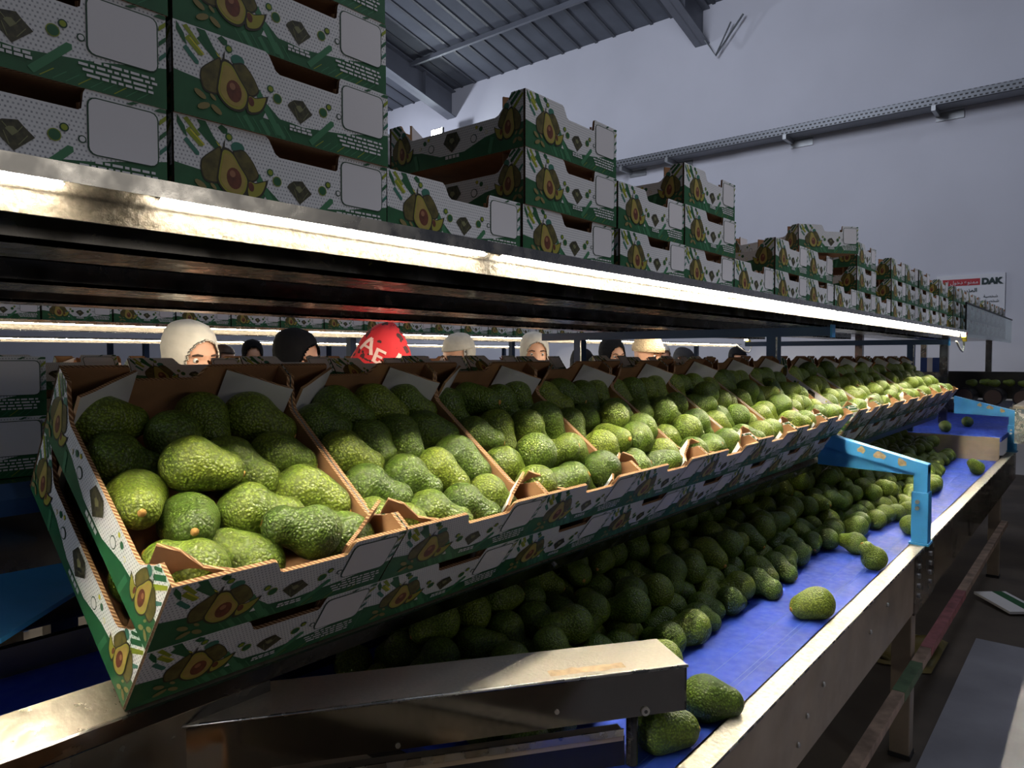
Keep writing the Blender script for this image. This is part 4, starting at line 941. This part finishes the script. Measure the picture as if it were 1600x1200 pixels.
AR1 = '\uFEE9\uFEAC\uFEEC\uFEDF \uFEDD\uFEEE\uFEA7\uFEA9 \uFEC9\uFEEE\uFEE8\uFEE4\uFEE3'
text('DAK', .085, .030, .292, 'sign_ink', sg, bold=.006)
text(AR1, .052, .235, .303, 'sign_white', sg)
text('\uFE94\uFEEA\uFE9F\uFEE0\uFEDF \uFEAD\uFEAE\uFEB0\uFEE4\uFEDF\uFE8D', .055, .245, .215, 'sign_ink', sg, bold=.001)
text('\uFE94\uFEF4\uFEBC\uFEA8\uFEB7', .04, .06, .15, 'sign_ink', sg); text('\uFE94\uFEF4\uFEBC\uFEA8\uFEB7', .04, .05, .10, 'sign_ink', sg)
# far roller conveyor across the room
rc = empty('roller_conveyor', 'dark roller conveyor across the far end with avocados on it', 'conveyor')
mb = MB(); mb.box(7.36, 7.40, -1.5, 1.6, -.36, -.13, 'rubber'); mb.build('rear_guard', rc)
mb = MB(); mb.box(7.06, 7.08, -1.5, 1.6, -.62, -.36, 'dark_steel'); mb.build('side_rail', rc)
for k in range(11):
    y = -.9 + k * .202
    mb = MB(); mb.tube([(7.05, y, -.335), (7.36, y, -.335)], .072, 'rubber', 20); mb.tube([(7.044, y, -.335), (7.05, y, -.335)], .060, 'coat_brown', 20); mb.build('roller', rc)
for y in (-1.4, 1.5):
    mb = MB(); mb.box(7.1, 7.16, y, y + .06, -1.22, -.36, 'dark_steel'); mb.build('leg', rc)
bx = empty('blue_crate', 'small blue crate with white stripe by the far posts', 'crate', (6.9, 1.08, -.13))
mb = MB(); mb.box(0, .2, 0, .14, 0, .12, 'crate'); mb.build('body', bx); mb = MB(); mb.box(-.002, 0, .05, .09, 0, .12, 'white'); mb.build('stripe', bx)
mb = MB(); mb.box(6.88, 7.12, 1.05, 1.25, -1.22, -.132, 'dark_steel'); tag(mb.build('pedestal'), 'dark steel pedestal under the small blue crate', 'stand')
# plastic wrapped pallet at the right edge
wrp = MB(); rows = []
wrp.tube([(6.35, .18, -.35), (6.35, .19, -.2), (6.35, .175, -.05), (6.35, .13, .1), (6.35, .10, .15)], [.22, .235, .21, .14, .03], 'wrap', 28)
pw = empty('wrapped_bundle', 'clear plastic wrapped bundle at the right edge', 'bundle'); wrp.build('wrap', pw, smooth=True)
mb = MB(); mb.box(6.15, 6.55, -.05, .36, -1.22, -.35, 'dark_steel'); mb.build('stand', pw)
# dark machine on the right, lit floor patch, scraps
mc = empty('steel_machine', 'dark machine frame standing right of the conveyor', 'machine')
mb = MB(); mb.box(4.6, 5.9, -1.2, .02, -1.0, -.55, 'dark_steel'); mb.build('body', mc)
mb = MB(); mb.box(4.59, 4.60, -1.2, .02, -.72, -.66, 'crate'); mb.build('blue_band', mc)
for x in (4.65, 5.8):
    for y in (-1.1, -.04):
        mb = MB(); mb.box(x, x + .05, y, y + .05, -1.22, -1.0, 'black'); mb.build('leg', mc)
mb = MB(); mb.box(.4, 3.62, -1.6, .405, -1.22, -1.214, 'lit_floor'); tag(mb.build('lit_floor_patch'), 'pale grey patch of lit floor right of the conveyor', 'plate')  # thin pale sheet painted as lit floor, ending at the conveyor's shadow line
def crumple(name, x, y, w, d, h, m, label, cat):
    mb = MB(); n = 10; V = []
    for i in range(n + 1):
        for j in range(n + 1):
            u, v = i / n - .5, j / n - .5; V.append((x + u * w * (1 + .2 * noise.noise(Vector((v * 5, x, 0)))), y + v * d, -1.22 + .004 + h * max(0, (.5 + noise.noise(Vector((u * 5, v * 5, x)))) * (1 - 4 * max(u * u, v * v)) + .0)))
    mb.add(V, [(i * (n + 1) + j, (i + 1) * (n + 1) + j, (i + 1) * (n + 1) + j + 1, i * (n + 1) + j + 1) for i in range(n) for j in range(n)], m); tag(mb.build(name, smooth=True), label, cat)
crumple('floor_cloth', 3.30, .62, .42, .26, .06, 'leaf', 'crumpled yellowish rag on the floor behind the conveyor leg', 'cloth')
crumple('cloth_scrap', 1.9, .60, .3, .2, .05, 'cloth_offwhite', 'pale scrap on the dark floor under the belt', 'cloth')
mb = MB(); mb.box(0, .26, 0, .16, 0, .012, 'white'); mb.box(0, .26, .02, .07, .0121, .0125, 'green'); o = mb.build('carton_scrap'); o.location = (4.15, .20, -1.21); o.rotation_euler = (0, -.04, .7)
tag(o, 'flattened white and green carton scrap on the floor at the right edge', 'cardboard')

# ------------------------------------------------------------------ lights, world, camera
def area(name, loc, tgt, size, power, col, sy=None):
    li = bpy.data.lights.new(name, 'AREA'); li.shape = 'RECTANGLE'; li.size = size; li.size_y = sy or size; li.energy = power; li.color = col
    o = bpy.data.objects.new(name, li); C.objects.link(o); o.location = loc; o.rotation_euler = (Vector(tgt) - Vector(loc)).to_track_quat('-Z', 'Y').to_euler(); return o
area('skylight', (5.4, -1.1, 5.3), (4.6, .4, 0), 2.6, 60, (.78, .85, 1.0), .9)
area('skylight', (1.6, -1.6, 7.5), (1.8, 0, -.5), 2.0, 18, (.78, .85, 1.0), 1.2)
for x_, pw_ in ((.30, 42), (1.05, 95), (1.85, 150), (2.7, 170), (3.6, 180), (4.6, 180), (5.8, 170), (7.2, 140)):     # added spots, no such lamps known, brightening only the shelf cartons
    li = bpy.data.lights.new('carton_spot_fill', 'SPOT'); li.energy = pw_; li.color = (.92, .93, 1.0); li.spot_size = math.radians(14.5); li.spot_blend = 1.0; li.shadow_soft_size = .12
    lo_ = bpy.data.objects.new('carton_spot_fill', li); C.objects.link(lo_); lo_.location = (x_ + .5, -3.6, 2.9)
    lo_.rotation_euler = (Vector((x_, .745, .46)) - Vector((x_ + .5, -3.6, 2.9))).to_track_quat('-Z', 'Y').to_euler()
area('floodlight_beam', (8.55, 8.82, 3.76), (4.5, 3.5, .5), .25, 25, (.88, .97, 1.0))
area('unseen_wall_light', (3.4, 3.6, 3.9), (9, 3.6, 3.0), 1.6, 105, (.80, .86, 1.0), 1.6)  # added light out of view, evens out the end wall
area('unseen_wall_light', (6.6, 10.6, 2.9), (9, 5.0, 3.0), .35, 85, (.80, .86, 1.0), .35)
area('chute_fill', (-1.3, 1.0, -.05), (.25, 1.05, -.35), .25, 3.5, (.9, .95, 1.0))  # added fill to brighten the blue chute and left cartons
area('aisle_fill', (1.2, -2.4, .1), (1.3, .7, -.35), 2.2, 4.2, (1, .93, .82), .3)  # unseen fill added behind the camera for the rack carton fronts
area('aisle_fill', (3.2, 2.6, 3.4), (3.2, 3.7, .2), 2.5, 16, (.9, .92, 1.0), .3)  # unseen fill added above the aisle for the second line's cartons
wd = bpy.data.worlds.new('world'); SC.world = wd; wd.use_nodes = True
wd.node_tree.nodes['Background'].inputs[0].default_value = (.62, .70, .92, 1); wd.node_tree.nodes['Background'].inputs[1].default_value = .04
for o in bpy.data.objects:
    if o.parent is None: o.location.z += ZC
cam = bpy.data.cameras.new('camera'); cam.sensor_width = 36; cam.lens = F_PX / 1600 * 36; cam.clip_start = .02; cam.clip_end = 100
co = bpy.data.objects.new('camera', cam); C.objects.link(co); co.location = (0, 0, ZC); co.rotation_euler = (PI / 2 - PT, 0, TH - PI / 2)
SC.camera = co
vs = SC.view_settings; SC.display_settings.display_device = 'sRGB'; vs.view_transform = 'Standard'; vs.look = 'None'; vs.exposure = 0.18; vs.gamma = 1; vs.use_curve_mapping = False
SC.cycles.max_bounces = 8; SC.cycles.sample_clamp_indirect = 4.0
